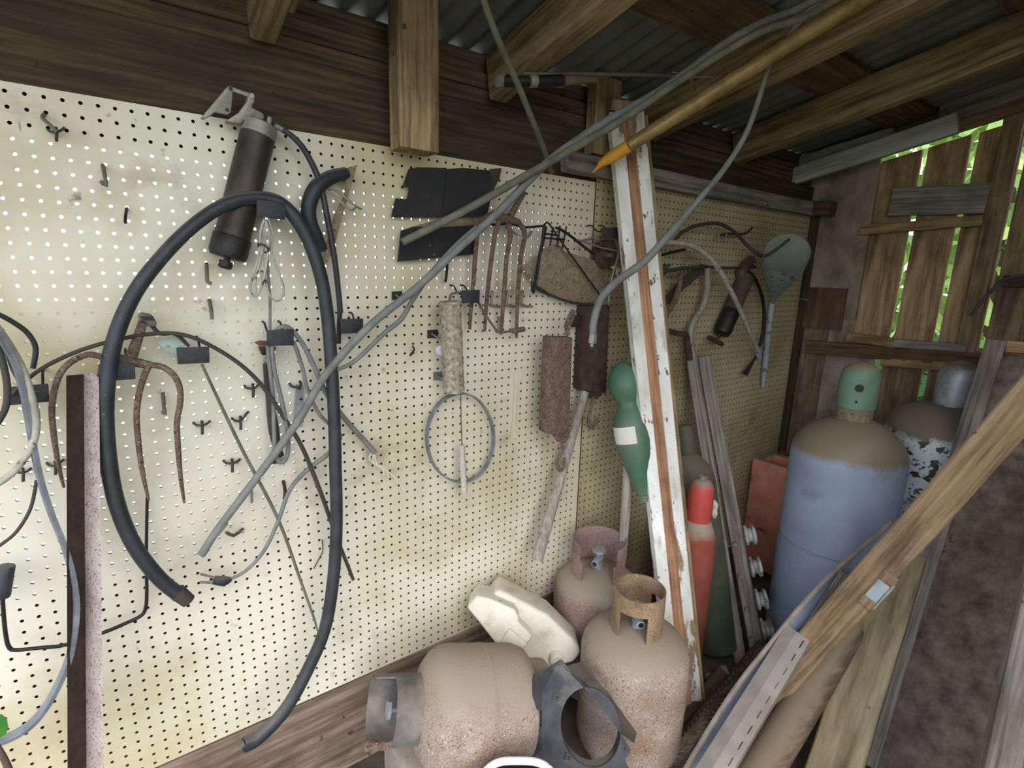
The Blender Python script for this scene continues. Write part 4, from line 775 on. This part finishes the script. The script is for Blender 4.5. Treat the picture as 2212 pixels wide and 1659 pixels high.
# terracotta flue block in the corner
b0 = qd(1662, 985, 100)
obj('flue_tile', slab([V(102.5, -1.0, 22.8), V(110, -1.0, 22.8), V(110, -8.2, 22.8), V(102.5, -8.2, 22.8)], V(0, 0, -22.7), [[V(104, -2.4, 22.8), V(108.6, -2.4, 22.8), V(108.6, -6.8, 22.8), V(104, -6.8, 22.8)]]), M['brick'], bevel=.25, label='cracked terracotta flue tile standing behind the blue cylinder', cat='flue tile')
# ---- propane tanks
def propane(base, axis, R_, H, m, mc, label, cr, ch, legs, ref, foot=True, dome=3.2, collar_full=1.3, valve=(1, 0), loc=None):
    t = thing('propane_tank', label, 'propane tank', loc or base)
    ax = axis.normalized(); f0 = 1.2 if foot else 0
    pr = [(f0, R_*.45), (f0+.6, R_*.75), (f0+1.6, R_*.94), (f0+2.8, R_)] + [(f0+2.8+(H-dome*2-f0-2.8+dome)*u, R_) for u in (.25, .48)]
    sm = f0+2.8+(H-dome-f0-2.8)*.5
    pr += [(sm-.12, R_), (sm-.1, R_+.07), (sm+.1, R_+.07), (sm+.12, R_), (H-dome, R_), (H-dome*.72, R_*.97), (H-dome*.46, R_*.88), (H-dome*.24, R_*.72), (H-dome*.1, R_*.52), (H-.02, R_*.25), (H, .05)]
    obj('body', lathe(base, ax, pr, 56), m, t)
    if foot: obj('foot_ring', shell(base, ax, R_*.72, .16, 0, 1.9, 0, 360, ref, 40), m, t)
    o = base+ax*(H-dome*.16-.15)
    for z0, z1, a0, a1 in legs: obj('collar', shell(o, ax, cr, .14, z0, z1, a0, a1, ref, 40), mc, t)
    v = base+ax*(H-.05); x, y, z = frame(ax, ref); s = x*valve[0]+y*valve[1]
    vb = obj('valve', join(cyl(v, v+ax*1.7, .62, .55, 10), cyl(v+ax*1.3-s*.8, v+ax*1.3+s*1.6, .55, .52, 10), cyl(v+ax*1.6, v+ax*2.6, .28, .28, 8)), M['valve'], t, bevel=.04)
    obj('handwheel', lathe(v+ax*2.4, ax, [(0, .3), (.05, .95), (.4, .95), (.45, .3)], 7), M['valve'], vb)
    obj('outlet_bore', cyl(v+ax*1.3+s*1.58, v+ax*1.3+s*1.63, .32), M['gunblack'], vb)
    return t
toc = lambda p: (lambda d: V(d.x, d.y, 0).normalized())(CAM-p)
T1 = qd(1369, 1420, 62.3); T1 = V(T1.x, T1.y, .0); rf = toc(T1)
propane(T1, Z, 6.25, 17.9, M['tank'], M['collar'], 'dusty propane tank with rust brown ring collar, standing in front', 2.95, 5.2,
        [(3.7, 5.6, 0, 360), (0, 3.8, 40, 118), (-.9, 3.8, 24, 40), (0, 3.8, 150, 215), (0, 3.8, 242, 318)], rf, valve=(.95, .3))
T2 = qd(1290, 1250, 73); T2 = V(T2.x, T2.y, 0); rf = toc(T2)
propane(T2, Z, 5.9, 18.3, M['tankrust'], M['tankrust'], 'reddish propane tank with wide open collar behind the white jug', 3.75, 5,
        [(2.6, 5.0, 42, 318), (-.5, 2.7, 34, 72), (.1, 2.7, 288, 326), (.2, 2.7, 130, 230)], rf, valve=(.9, -.3))
A, B = qd(1146, 1520, 59.0), qd(893, 1532, 54.6); ax = B-A; axn = ax.normalized()
T3 = propane(A, ax, 6.2, ax.length, M['tank'], M['collardark'], 'propane tank lying on its side on the concrete block', 3.35, 6,
        [(-1.6, 3.0, -70, 225), (1.0, 5.0, 60, 235)], (CAM-A), foot=False, dome=3.4, valve=(.2, .9), loc=V(A.x-6, A.y, A.z-6))
obj('foot_ring', shell(A+axn*.1, ax, 4.6, .16, -1.3, .9, 0, 360, V(0, 0, 1), 40), M['tank'], T3)
tb = A+axn*(ax.length+4.2); up_ = V(0, 0, 1)
obj('collar_tab', box(tb-up_*3.4+V(0, -.9, 0), axn*1.3, up_*.5, V(0, -.2, 0)), M['rusty'], T3)
obj('concrete_block', slab([V(22.5, -17.2, 6.2), V(34.5, -19, 6.0), V(36, -6, 6.0), V(23, -3.0, 6.2)], V(0, 0, -6.1)), M['concrete'], bevel=.6, label='rough concrete block under the lying propane tank', cat='block')
# ---- white jug
FL = lambda pts, s=2.9676, ox=740, oy=1100: [(ox+x/s, oy+y/s) for x, y in pts]
t = thing('plastic_jug', 'yellowed white plastic jug with moulded handle wedged between tanks', 'jug', qd(1130, 1420, 63))
def lump(pts, zf, zb, bev, inset=.0):
    f = [qd(x, y, zf) for x, y in pts]; return slab(f, VIEW*(zb-zf))
obj('body', lump(FL([(930, 585), (985, 520), (1012, 520), (1190, 612), (1322, 682), (1345, 705), (1440, 800), (1520, 880), (1527, 930), (1480, 985), (1420, 1000), (1350, 1012), (1240, 1052), (1160, 1025), (1050, 950), (990, 885), (900, 760), (860, 660)]), 64.6, 69.6, .6), M['jug'], t, bevel=.9, bseg=4)
obj('spout_lobe', lump(FL([(795, 632), (860, 556), (940, 572), (1100, 642), (1132, 690), (1128, 725), (1180, 775), (1216, 815), (1205, 850), (1160, 870), (1090, 985), (1000, 890), (880, 735)]), 62.8, 66.8, .6), M['jug'], t, bevel=.8, bseg=4)
obj('step_rib', lump(FL([(1010, 860), (1070, 765), (1190, 870), (1110, 955)]), 62.3, 63.8, .3), M['jug'], t, bevel=.35, bseg=3)
c = qd(740+1366/2.9676, 1100+958/2.9676, 63.9); obj('filler_cap', lathe(c+VIEW*1.2, (V(-.2, -.6, -.25)-VIEW*.6), [(0, .85), (.3, .88), (1.1, .88), (1.25, .75), (1.25, .01)], 24), M['jug'], t)
# ---- black fan shroud
t = thing('fan_shroud', 'black plastic fan shroud with a round opening in front of tanks', 'fan shroud', qd(1290, 1650, 53))
hole = [(1590+190*math.cos(a)*1.0-25*math.sin(a), 1400+250*math.sin(a)+60*math.cos(a)) for a in [2*math.pi*i/36 for i in range(36)]]
outer = [(1385, 978), (1402, 972), (1440, 1010), (1545, 1140), (1660, 1270), (1770, 1420), (1845, 1545), (1840, 1570), (1810, 1610), (1850, 1690), (1700, 1800), (1300, 1800), (1215, 1600), (1275, 1545), (1275, 1400), (1278, 1170)]
nz_ = VIEW*.25
sh = obj('face_plate', slab([qd(*p, 53) for p in FL(outer)], nz_, [[qd(*p, 53) for p in FL(hole)]]), M['shroud'], t)
hv = [qd(*p, 53) for p in FL(hole)]; m = len(hv)
obj('opening_rim', ([v for v in hv]+[v+VIEW*1.1 for v in hv]+[v*1.0+VIEW*1.1+(v-sum(hv, V(0, 0, 0))/m).normalized()*.12 for v in hv], [(i, (i+1) % m, m+(i+1) % m, m+i) for i in range(m)]+[(m+i, m+(i+1) % m, 2*m+(i+1) % m, 2*m+i) for i in range(m)]), M['shroud'], t)
obj('upper_wing', slab([qd(x, y, z) for (x, y), z in zip(FL([(1235, 1062), (1385, 980), (1282, 1165), (1280, 1285), (1150, 1302), (1128, 1240)]), (55, 53, 53, 53, 55, 55))], nz_), M['shroud'], t)
obj('lower_wing', slab([qd(x, y, z) for (x, y), z in zip(FL([(1150, 1500), (1240, 1400), (1278, 1405), (1276, 1550), (1205, 1600), (1150, 1560)]), (54.5, 53.6, 53, 53, 53, 54.5))], nz_), M['shroud'], t)
obj('side_wall', slab([qd(x, y, z) for (x, y), z in zip(FL([(1440, 1008), (1530, 982), (1700, 1180), (1885, 1432), (1870, 1500), (1785, 1440), (1600, 1190)]), (53, 57.0, 57.0, 57.0, 56.5, 53, 53))], nz_*.5), M['shroud'], t)
for x, y in ((1362, 1205), (1440, 1590)): obj('moulded_slot', tube([qd(*p, 52.9) for p in FL([(x-8, y-28), (x+18, y-12), (x+10, y+25), (x-16, y+18)])], .07, 6, 1, closed=True), M['shroud'], sh)
for x, y in ((1398, 990), (1138, 1248), (1826, 1545)): obj('eyelet', lathe(qd(*FL([(x, y)])[0], 54.7 if x < 1200 else 52.8), VIEW, [(0, .12), (0, .26), (.3, .26)], 14), M['shroud'], sh)
# ---- enamel basin at the very front
Cb = qd(1116, 1692, 49)
t = thing('enamel_basin', 'white enamel basin rim with rust chips at the lower edge', 'basin', Cb)
rim = [Cb+RIGHT*(3.2*math.cos(a)*(1+.12*math.cos(2*a-.6)))+(UP*.95-VIEW*.2)*(2.9*math.sin(a)*(1+.10*math.sin(3*a))) for a in [2*math.pi*i/24 for i in range(24)]]
obj('rim', tube(rim, .34, 10, 3, closed=True), M['enamel'], t)
cc = sum(rim, V(0, 0, 0))/24
rv = rim+[cc+(v-cc)*.75+VIEW*2.2-UP*1.2 for v in rim]+[cc+VIEW*2.6-UP*1.4]
obj('bowl', (rv, [(i, (i+1) % 24, 24+(i+1) % 24, 24+i) for i in range(24)]+[(24+i, 24+(i+1) % 24, 48) for i in range(24)]), M['gunblack'], t)
# ================================================================ leaning timber
def fbeam(name, a, b, wpx_, t_, m, parent=None, face=None, **kw):     # beam whose broad face looks at the camera
    mid = (a+b)/2; up = (CAM-mid).normalized() if face is None else face
    return beam(name, a, b, wpx(mid, wpx_) if wpx_ > 12 else wpx_, t_, up, m, parent, **kw)
# white plank with peeling paint
a, b = qd(1350, 246, 65.2), qd(1483, 1560, 72.0)
k = (b.z)/(a.z-b.z); b = b+(b-a)*k
wp = fbeam('painted_plank', a, b, 4.5, 1.5, M['paint'], face=V(-.42, -.9, 0), rough=.04, label='tall plank of peeling white paint with a bare brown strip', cat='plank')
up_ = V(-.42, -.9, 0).normalized(); sd_ = (b-a).normalized().cross(up_).normalized()
beam('bare_strip', a+up_*.62+sd_*.05-Z*.4, b+up_*.62+sd_*.05, 1.35, .7, up_, M['strip'], wp, label='bare brown wooden strip')
beam('edge_strip', a+up_*.1-sd_*2.5-Z*.5, b+up_*.1-sd_*2.5, .55, 1.1, up_, M['rafter'], wp)
beam('top_block', a+up_*.1+Z*.1, a+up_*.1+Z*1.3, 4.2, 1.3, up_, M['fence'], wp)
# pair of grey boards leaning, one with spool insulators
a, b = qd(1521, 772, 86.5), qd(1640, 1440, 81); b = b+(b-a)*(b.z/(a.z-b.z))
ib = fbeam('spool_board', a, b, 2.0, 1.4, M['greywood'], face=V(-.75, -.66, 0), label='grey board with round insulators along its edge, leaning on far panel', cat='board')
sv = V(-.75, -.66, 0).normalized(); rv_ = sv.cross((a-b).normalized()); rv_ = rv_ if rv_.dot(RIGHT) > 0 else -rv_
for (x, y), (bx, by) in zip(((1612, 1157), (1636, 1222), (1646, 1290), (1659, 1350)), ((1579, 1173), (1594, 1232), (1606, 1300), (1618, 1370))):
    u = (qd(x, y, 82.5)-a).dot((b-a).normalized()); cc = a+(b-a).normalized()*u+rv_*1.35
    sp_ = obj('insulator', lathe(cc-rv_*.2, rv_, [(0, .9), (.15, 1.5), (.5, 1.6), (.75, 1.05), (1.1, 1.05), (1.35, 1.55), (1.7, 1.45), (1.85, .8)], 24), M['porcelain'], ib)
    obj('core_screw', cyl(cc+rv_*1.6, cc+rv_*1.75, .35), M['rustdark'], sp_)
    cb = a+(b-a).normalized()*(u+.7)-rv_*.5+sv*.8; obj('bolt_head', cyl(cb, cb+sv*.5, .36, .33, 6), M['steel'], ib)
a, b = qd(1493, 772, 85.5), qd(1578, 1300, 82); b = b+(b-a)*(b.z/(a.z-b.z))
fbeam('grey_board', a, b, 1.7, 1.0, M['greywood'], face=V(-.75, -.66, 0), label='thin grey board leaning just behind the red cylinder', cat='board')
# old door leaning toward the end wall
TL, BL = qd(2146, 742, 74), qh(1866, 1645, .3); hz = V(.18, -1, 0).normalized()
dn = (TL-BL).cross(hz).normalized(); dn = dn if dn.dot(CAM-TL) > 0 else -dn
W_ = 34; dr = thing('old_door', 'large grey old door board leaning at the side of the shed', 'door board', BL)
obj('panel', slab([TL, TL+hz*W_, BL+hz*W_, BL], -dn*.7), M['oldply'], dr)
el = (TL-BL).normalized()
beam('edge_batten', BL+dn*.3+hz*.2, TL+dn*.3+hz*.2, 2.2, 1.6, dn, M['greywood'], dr, label='grey weathered edge batten')
beam('top_batten', TL+dn*.35+hz*1.4-el*.6, TL+dn*.35+hz*W_-el*.6, 1.7, .8, dn, M['fence'], dr)
# rough two by four with a latch
a, b = qd(2275, 803, 50), qd(1640, 1524, 62); b2 = b+(b-a)*max(0, (b.z-1.2)/(a.z-b.z))
fc = (V(-.35, -.35, .8)); fc.normalize()
tf = fbeam('two_by_four', a+(a-b)*.25, b2, 3.3, 1.9, M['two4'], face=fc, rough=.12, seg=24, label='long rough pine beam slanting across with a metal latch', cat='beam')
fd = (a-b).normalized(); sdw = fd.cross(fc).normalized(); sdw = sdw if sdw.z < 0 else -sdw
lc = a+(b-a)*((2275-1893)/(2275-1640.))+fc*1.3+sdw*1.1
nl = fc; ul = fd; vl = sdw
lt = obj('latch', box(lc, fd*1.15, vl*.6, nl*.12), M['funnel'], tf, bevel=.05, label='pale painted metal latch')
obj('latch_bolt', cyl(lc+fd*1.7+vl*.75, lc-fd*1.7+vl*.75, .2), M['steel'], lt)
for s in (-1, 1): obj('latch_block', box(lc+fd*1.75*s, fd*.5, vl*.75, nl*.3), M['two4'], lt, bevel=.06)
# grey blue panel with rubber edge
a, b = qd(1922, 1128, 65.5), qd(1478, 1668, 56); up2 = V(-.45, -.55, .7).normalized()
sdp = (b-a).normalized().cross(up2).normalized(); sdp = sdp if sdp.x > 0 else -sdp
tt = thing('seal_panel', 'grey blue panel strip with dusty rubber edge leaning from floor', 'panel strip', qh(1560, 1600, 2))
pth = [qd(*v) for v in [(1922, 1128, 65.5), (1862, 1180, 64.4), (1790, 1245, 63), (1722, 1318, 61.5), (1660, 1395, 60.2), (1600, 1470, 59), (1540, 1560, 57.4), (1474, 1672, 55.6)]]
wd = [2.6, 3.4, 4.2, 4.6, 4.2, 3.6, 3.0, 2.6]; N8 = len(pth)
pv = [p for p in pth]+[p+(RIGHT*.82-UP*.55)*w for p, w in zip(pth, wd)]
pv += [p+VIEW*.3 for p in pv]
obj('panel', (pv, [(i, i+1, N8+i+1, N8+i) for i in range(N8-1)]+[(2*N8+i, 3*N8+i, 3*N8+i+1, 2*N8+i+1) for i in range(N8-1)]+[(i, 2*N8+i, 2*N8+i+1, i+1) for i in range(N8-1)]+[(N8+i, N8+i+1, 3*N8+i+1, 3*N8+i) for i in range(N8-1)]+[(0, N8, 3*N8, 2*N8), (N8-1, 3*N8-1, 4*N8-1, 2*N8-1)]), M['bluetrim'], tt)
obj('rubber_edge', tube([p-VIEW*.1 for p in pth], .3, 8, 4), M['rubberedge'], tt)
# slotted metal channel
a, b = qd(1724, 1366, 59.5), qd(1506, 1720, 51.5); fd = (b-a).normalized(); nn = (CAM-a).normalized(); sw = fd.cross(nn).normalized(); sw = sw if sw.dot(RIGHT) > 0 else -sw
st = thing('slotted_channel', 'dusty slotted metal channel leaning in the lumber pile', 'channel', b)
w1 = .95
e0, e1, e2 = [-sw*1.3-nn*.5, -sw*.15, sw*1.35-nn*.15]; e3 = sw*1.55-nn*.7
def strip(o0, o1, name, m=M['slotted'], **k): return obj(name, slab([a+o0, a+o1, b+o1*1.05, b+o0*1.05], -nn*.1), m, st, **k)
strip(e0, e1, 'ridge_face'); strip(e2, e3, 'folded_lip')
Lc = (b-a).length; ns = 11; sl = []
for i in range(ns):
    u = (i+.5)/ns; c = a+(b-a)*u+(e1*.35+e2*.65)*(1+.05*u); h_ = Lc/ns*.26
    sl.append([c-fd*h_-sw*.06, c+fd*h_-sw*.06, c+fd*h_+sw*.06, c-fd*h_+sw*.06])
obj('slotted_face', slab([a+e1, a+e2, b+e2*1.05, b+e1*1.05], -nn*.1, sl), M['slotted'], st)
# other sticks and boards of the pile
a, b = qd(1836, 1352, 63), qd(1610, 1720, 56)
obj('round_post', tube([a, a+(b-a)*.03, a+(b-a)*.4, b], [1.0, 1.7, 1.9, 2.0], 18, 3), M['brownpost'], smooth=60, label='dusty rounded brown post lying beneath the pine beam', cat='post')
a, b = qd(1948, 1195, 66.5), qd(1790, 1700, 58)
fbeam('mossy_plank', a, b+(b-a)*.1, 4.9, 2.2, M['moss'], face=V(-.62, -.1, .78), rough=.2, label='mossy tan plank wedged against the old door edge', cat='plank')
a, b = qd(1652, 1392, 74), qd(1405, 1690, 63)
tb_ = thing('toothed_bar', 'dark toothed wooden bar lying behind the grey blue panel', 'toothed bar', b)
obj('bar', tube([a, (a+b)/2, b], 1.1, 4, 1), M['plank'], tb_, smooth=20)
for i in range(30):
    c = a+(b-a)*((i+.5)/30); n_ = (CAM-c).normalized(); f_ = (b-a).normalized(); s_ = f_.cross(n_)
    for s in (-1, 1): obj('tooth', cyl(c+n_*.75+s_*.35*s, c+n_*1.25+s_*.75*s-f_*.45, .07, .03, 5), M['steel'], tb_)
a, b = qd(1566, 1456, 75), qd(1390, 1690, 64)
fbeam('grey_board', a, b, 2.6, 1.0, M['plank'], face=V(-.2, -.5, .8), label='dark flat board lying beside the toothed bar', cat='board')
a, b = qd(1822, 1238, 62.6), qd(1720, 1395, 59.5)
fbeam('thin_lath', a, b, .9, .5, M['greywood'], label='short grey lath sticking out above the slotted channel', cat='lath')
a, b = qd(1900, 1200, 63.5), qd(1735, 1420, 60)
fbeam('thin_lath', a, b, .8, .5, M['greywood'], label='thin lath tucked under the edge of the pine beam', cat='lath')
a, b = qd(2318, 1180, 47), qd(2194, 1760, 44)
fbeam('weathered_board', a+(a-b)*.3, b+(b-a)*.8, 5.5, 1.4, M['greywood'], face=V(-.75, -.4, .4), label='weathered grey board standing at the photo edge by old door', cat='board')
obj('wire', td([(2096, 682, 78), (2120, 652, 77), (2150, 620, 76), (2175, 602, 75), (2260, 585, 72)], [5, 8, 7, 6]), M['darkcable'], label='dark bent rod sticking up before the end wall boards', cat='rod')
obj('bracket', box(qx(2192, 608, 113.5), V(.3, 0, 0), V(0, 1.4, 0), V(0, 0, .9)), M['rustdark'], bevel=.1, label='rusty bracket nailed on the end wall beside bent rod', cat='bracket')
# dried leaf litter caught on the old door, a wire loop under the roof
def on_door(x, y): d = ray(x, y); return CAM+d*((BL-CAM).dot(dn)/d.dot(dn))+dn*.15
for lab, cx, cy, k in (('brown clump of dried leaf litter stuck high on the old door', 2015, 1165, 46), ('small clump of dried litter lower on the old door edge', 1958, 1362, 22)):
    gs = []
    for i in range(k):
        p = on_door(cx+random.gauss(0, 14), cy+random.gauss(0, 17)); u = V(random.uniform(-1, 1), random.uniform(-1, 1), random.uniform(-1, 1))
        gs.append(tube([p, p+u*.4, p+u*.7+dn*.2], .05, 5, 2))
    obj('litter', join(*gs), M['twig'], label=lab, cat='litter', group='leaf litter on the door', kind='stuff')
obj('wire_loop', tp([(1452, 156, -9), (1490, 164, -10.5), (1492, 185, -10.5), (1498, 196, -10.4), (1506, 185, -10.4), (1496, 168, -10.6), (1540, 166, -12)], 3, k=4), M['steel'], label='twisted thin wire loop hanging beside the conduits under roof', cat='wire')
obj('root_strand', tp([(696, 1166, -.3), (697, 1190, -.35), (690, 1205, -.4), (678, 1228, -.3)], 2.5, k=4), M['darkdust'], label='thin dry root strand stuck on the lower board', cat='root')
# rubble on the floor
stones = []
for i in range(90):
    x, n = random.uniform(62, 82), random.uniform(-23, -9); rr = random.uniform(.5, 1.4)
    if any(math.hypot(x-a, n-b) < rr*1.25+c for a, b, c in stones+[(C0.x, C0.y, 7.6), (C2.x, C2.y, 2.8), (74.6, -13.4, 3.9), (76.4, -19.7, 2.0), (59.5, -17, 3.0)]): continue
    stones.append((x, n, rr*1.25))
    g = ball(V(x, n, rr*.6), rr, 8); sd = random.random()*40
    g = ([v+(v-V(x, n, rr*.6))*.35*noise.noise(v*.9+V(sd, 0, 0)) for v in g[0]], g[1])
    obj('stone', g, M['concrete'], label='rough stone on the dark floor behind the cylinders', cat='stone', group='stones on the floor')
# ================================================================ outdoors
struct('ground', aabb(-900, 900, -900, 900, -4, -2.2), M['earth'], smooth=0)
struct('path', aabb(-300, 300, 6, 260, -2.2, -1.9), M['ground'], smooth=0)  # pale slab added behind the wall so the peg holes look bright
def bush(cx, cn, w, d, h, n, m, label, cat='bush', name='bush', size=3.0):
    vs, fs = [], []
    rng = random.Random(int(cx*7+cn))
    for i in range(n):
        a, b_, c_ = rng.gauss(0, .42), rng.gauss(0, .42), rng.random()
        p = V(cx+a*w, cn+b_*d, 2+c_*h); s = size*rng.uniform(.6, 1.3)
        u = V(rng.uniform(-1, 1), rng.uniform(-1, 1), rng.uniform(-1, 1)).normalized(); w_ = u.orthogonal().normalized(); k_ = u.cross(w_)
        o = len(vs); vs += [p-w_*s, p-w_*s*.3+k_*s*.45, p+w_*s*.5+k_*s*.35, p+w_*s, p+w_*s*.4-k_*s*.4, p-w_*s*.4-k_*s*.4]; fs.append(tuple(range(o, o+6)))
    t = thing(name, label, cat, V(cx, cn, -2))
    obj('foliage', (vs, fs), m, t, smooth=0)
    for s in range(3): obj('stem', tube([V(cx+s*3-3, cn, -2), V(cx+s*5-5, cn+s*2, h*.4), V(cx+s*8-8, cn+s*3-3, h*.85)], [1.2, .8, .4], 8), M['bark'], t)
bush(165, -20, 34, 26, 108, 1500, M['leaf'], 'bright leafy bush seen through the slits of the end wall')
bush(178, -62, 40, 30, 120, 1500, M['leaf'], 'bright leafy bush outside, nearer the entrance')
bush(150, -8, 16, 22, 44, 500, M['vine'], 'low dark green plant just outside the end wall slits')
bush(235, 10, 70, 80, 190, 2200, M['leaf'], 'tall bright tree crown behind the outdoor bushes', 'tree', 'tree', 5)
bush(235, -90, 70, 80, 190, 2200, M['leaf'], 'tall bright tree crown outdoors toward the entrance', 'tree', 'tree', 5)
GROUPS = dict(rafter='rafters under the roof', purlin='flat boards across the rafters', cleat='cleats on the rafters', post='posts above the pegboard', peg_hook='pegs in the pegboard',
    double_peg='double pegs in the pegboard', clip_hook='clip hooks in the pegboard', wire_hook='wire hooks in the pegboard', rod='thin rods on the wall', cable='loose cables', gas_cylinder='gas cylinders in the corner',
    propane_tank='propane tanks on the floor', spring_balance='spring balances on the wall', harness_hame='hames on the far panel', pegboard='pegboard panels', thin_lath='laths in the lumber pile',
    grey_board='boards leaning in the corner', bush='bushes outside', tree='trees outside', rubber_flap='black rubber flaps', wire='loose wires', ring_rod='rods over the hames', wooden_stick='grey wooden sticks')
for o in list(COL.objects):
    b_ = o.name.split('.')[0]
    if o.parent is None and o.get('label') and not o.get('group') and b_ in GROUPS: o['group'] = GROUPS[b_]
# ================================================================ light and camera
w = bpy.data.worlds.new('World'); scn.world = w; w.use_nodes = True; nt = w.node_tree
bg = nt.nodes['Background']; sky = nt.nodes.new('ShaderNodeTexSky'); sky.sky_type = 'NISHITA'; sky.sun_disc = False
sky.sun_elevation = math.radians(50); sky.sun_rotation = math.radians(200); sky.air_density = 1.0; sky.dust_density = 3.5; sky.ozone_density = 1.0
mx = nt.nodes.new('ShaderNodeMix'); mx.data_type = 'RGBA'; mx.inputs[0].default_value = .75; mx.inputs[7].default_value = (2.16, 2.34, 2.58, 1)
nt.links.new(sky.outputs[0], mx.inputs[6]); nt.links.new(mx.outputs[2], bg.inputs[0]); bg.inputs[1].default_value = 1.0
sl_ = bpy.data.lights.new('sun', 'SUN'); sl_.energy = 3.0; sl_.angle = math.radians(4); so = bpy.data.objects.new('sun', sl_); COL.objects.link(so)
so.rotation_euler = Vector((-.75, .30, -.75)).to_track_quat('-Z', 'Y').to_euler()
cd = bpy.data.cameras.new('camera'); cam = bpy.data.objects.new('camera', cd); COL.objects.link(cam)
cam.matrix_world = Matrix((RIGHT.to_4d(), UP.to_4d(), (-VIEW).to_4d(), (0, 0, 0, 1))).transposed(); cam.matrix_world.translation = CAM*S
mw = Matrix((RIGHT, UP, -VIEW)).transposed().to_4x4(); mw.translation = CAM*S; cam.matrix_world = mw
cd.sensor_width = 36; cd.sensor_fit = 'HORIZONTAL'; cd.lens = 36*F/2212; cd.clip_start = .01; cd.clip_end = 200
scn.camera = cam
scn.view_settings.view_transform = 'Standard'; scn.view_settings.look = 'None'; scn.view_settings.gamma = 1; scn.view_settings.use_curve_mapping = False
scn.view_settings.exposure = 0.05
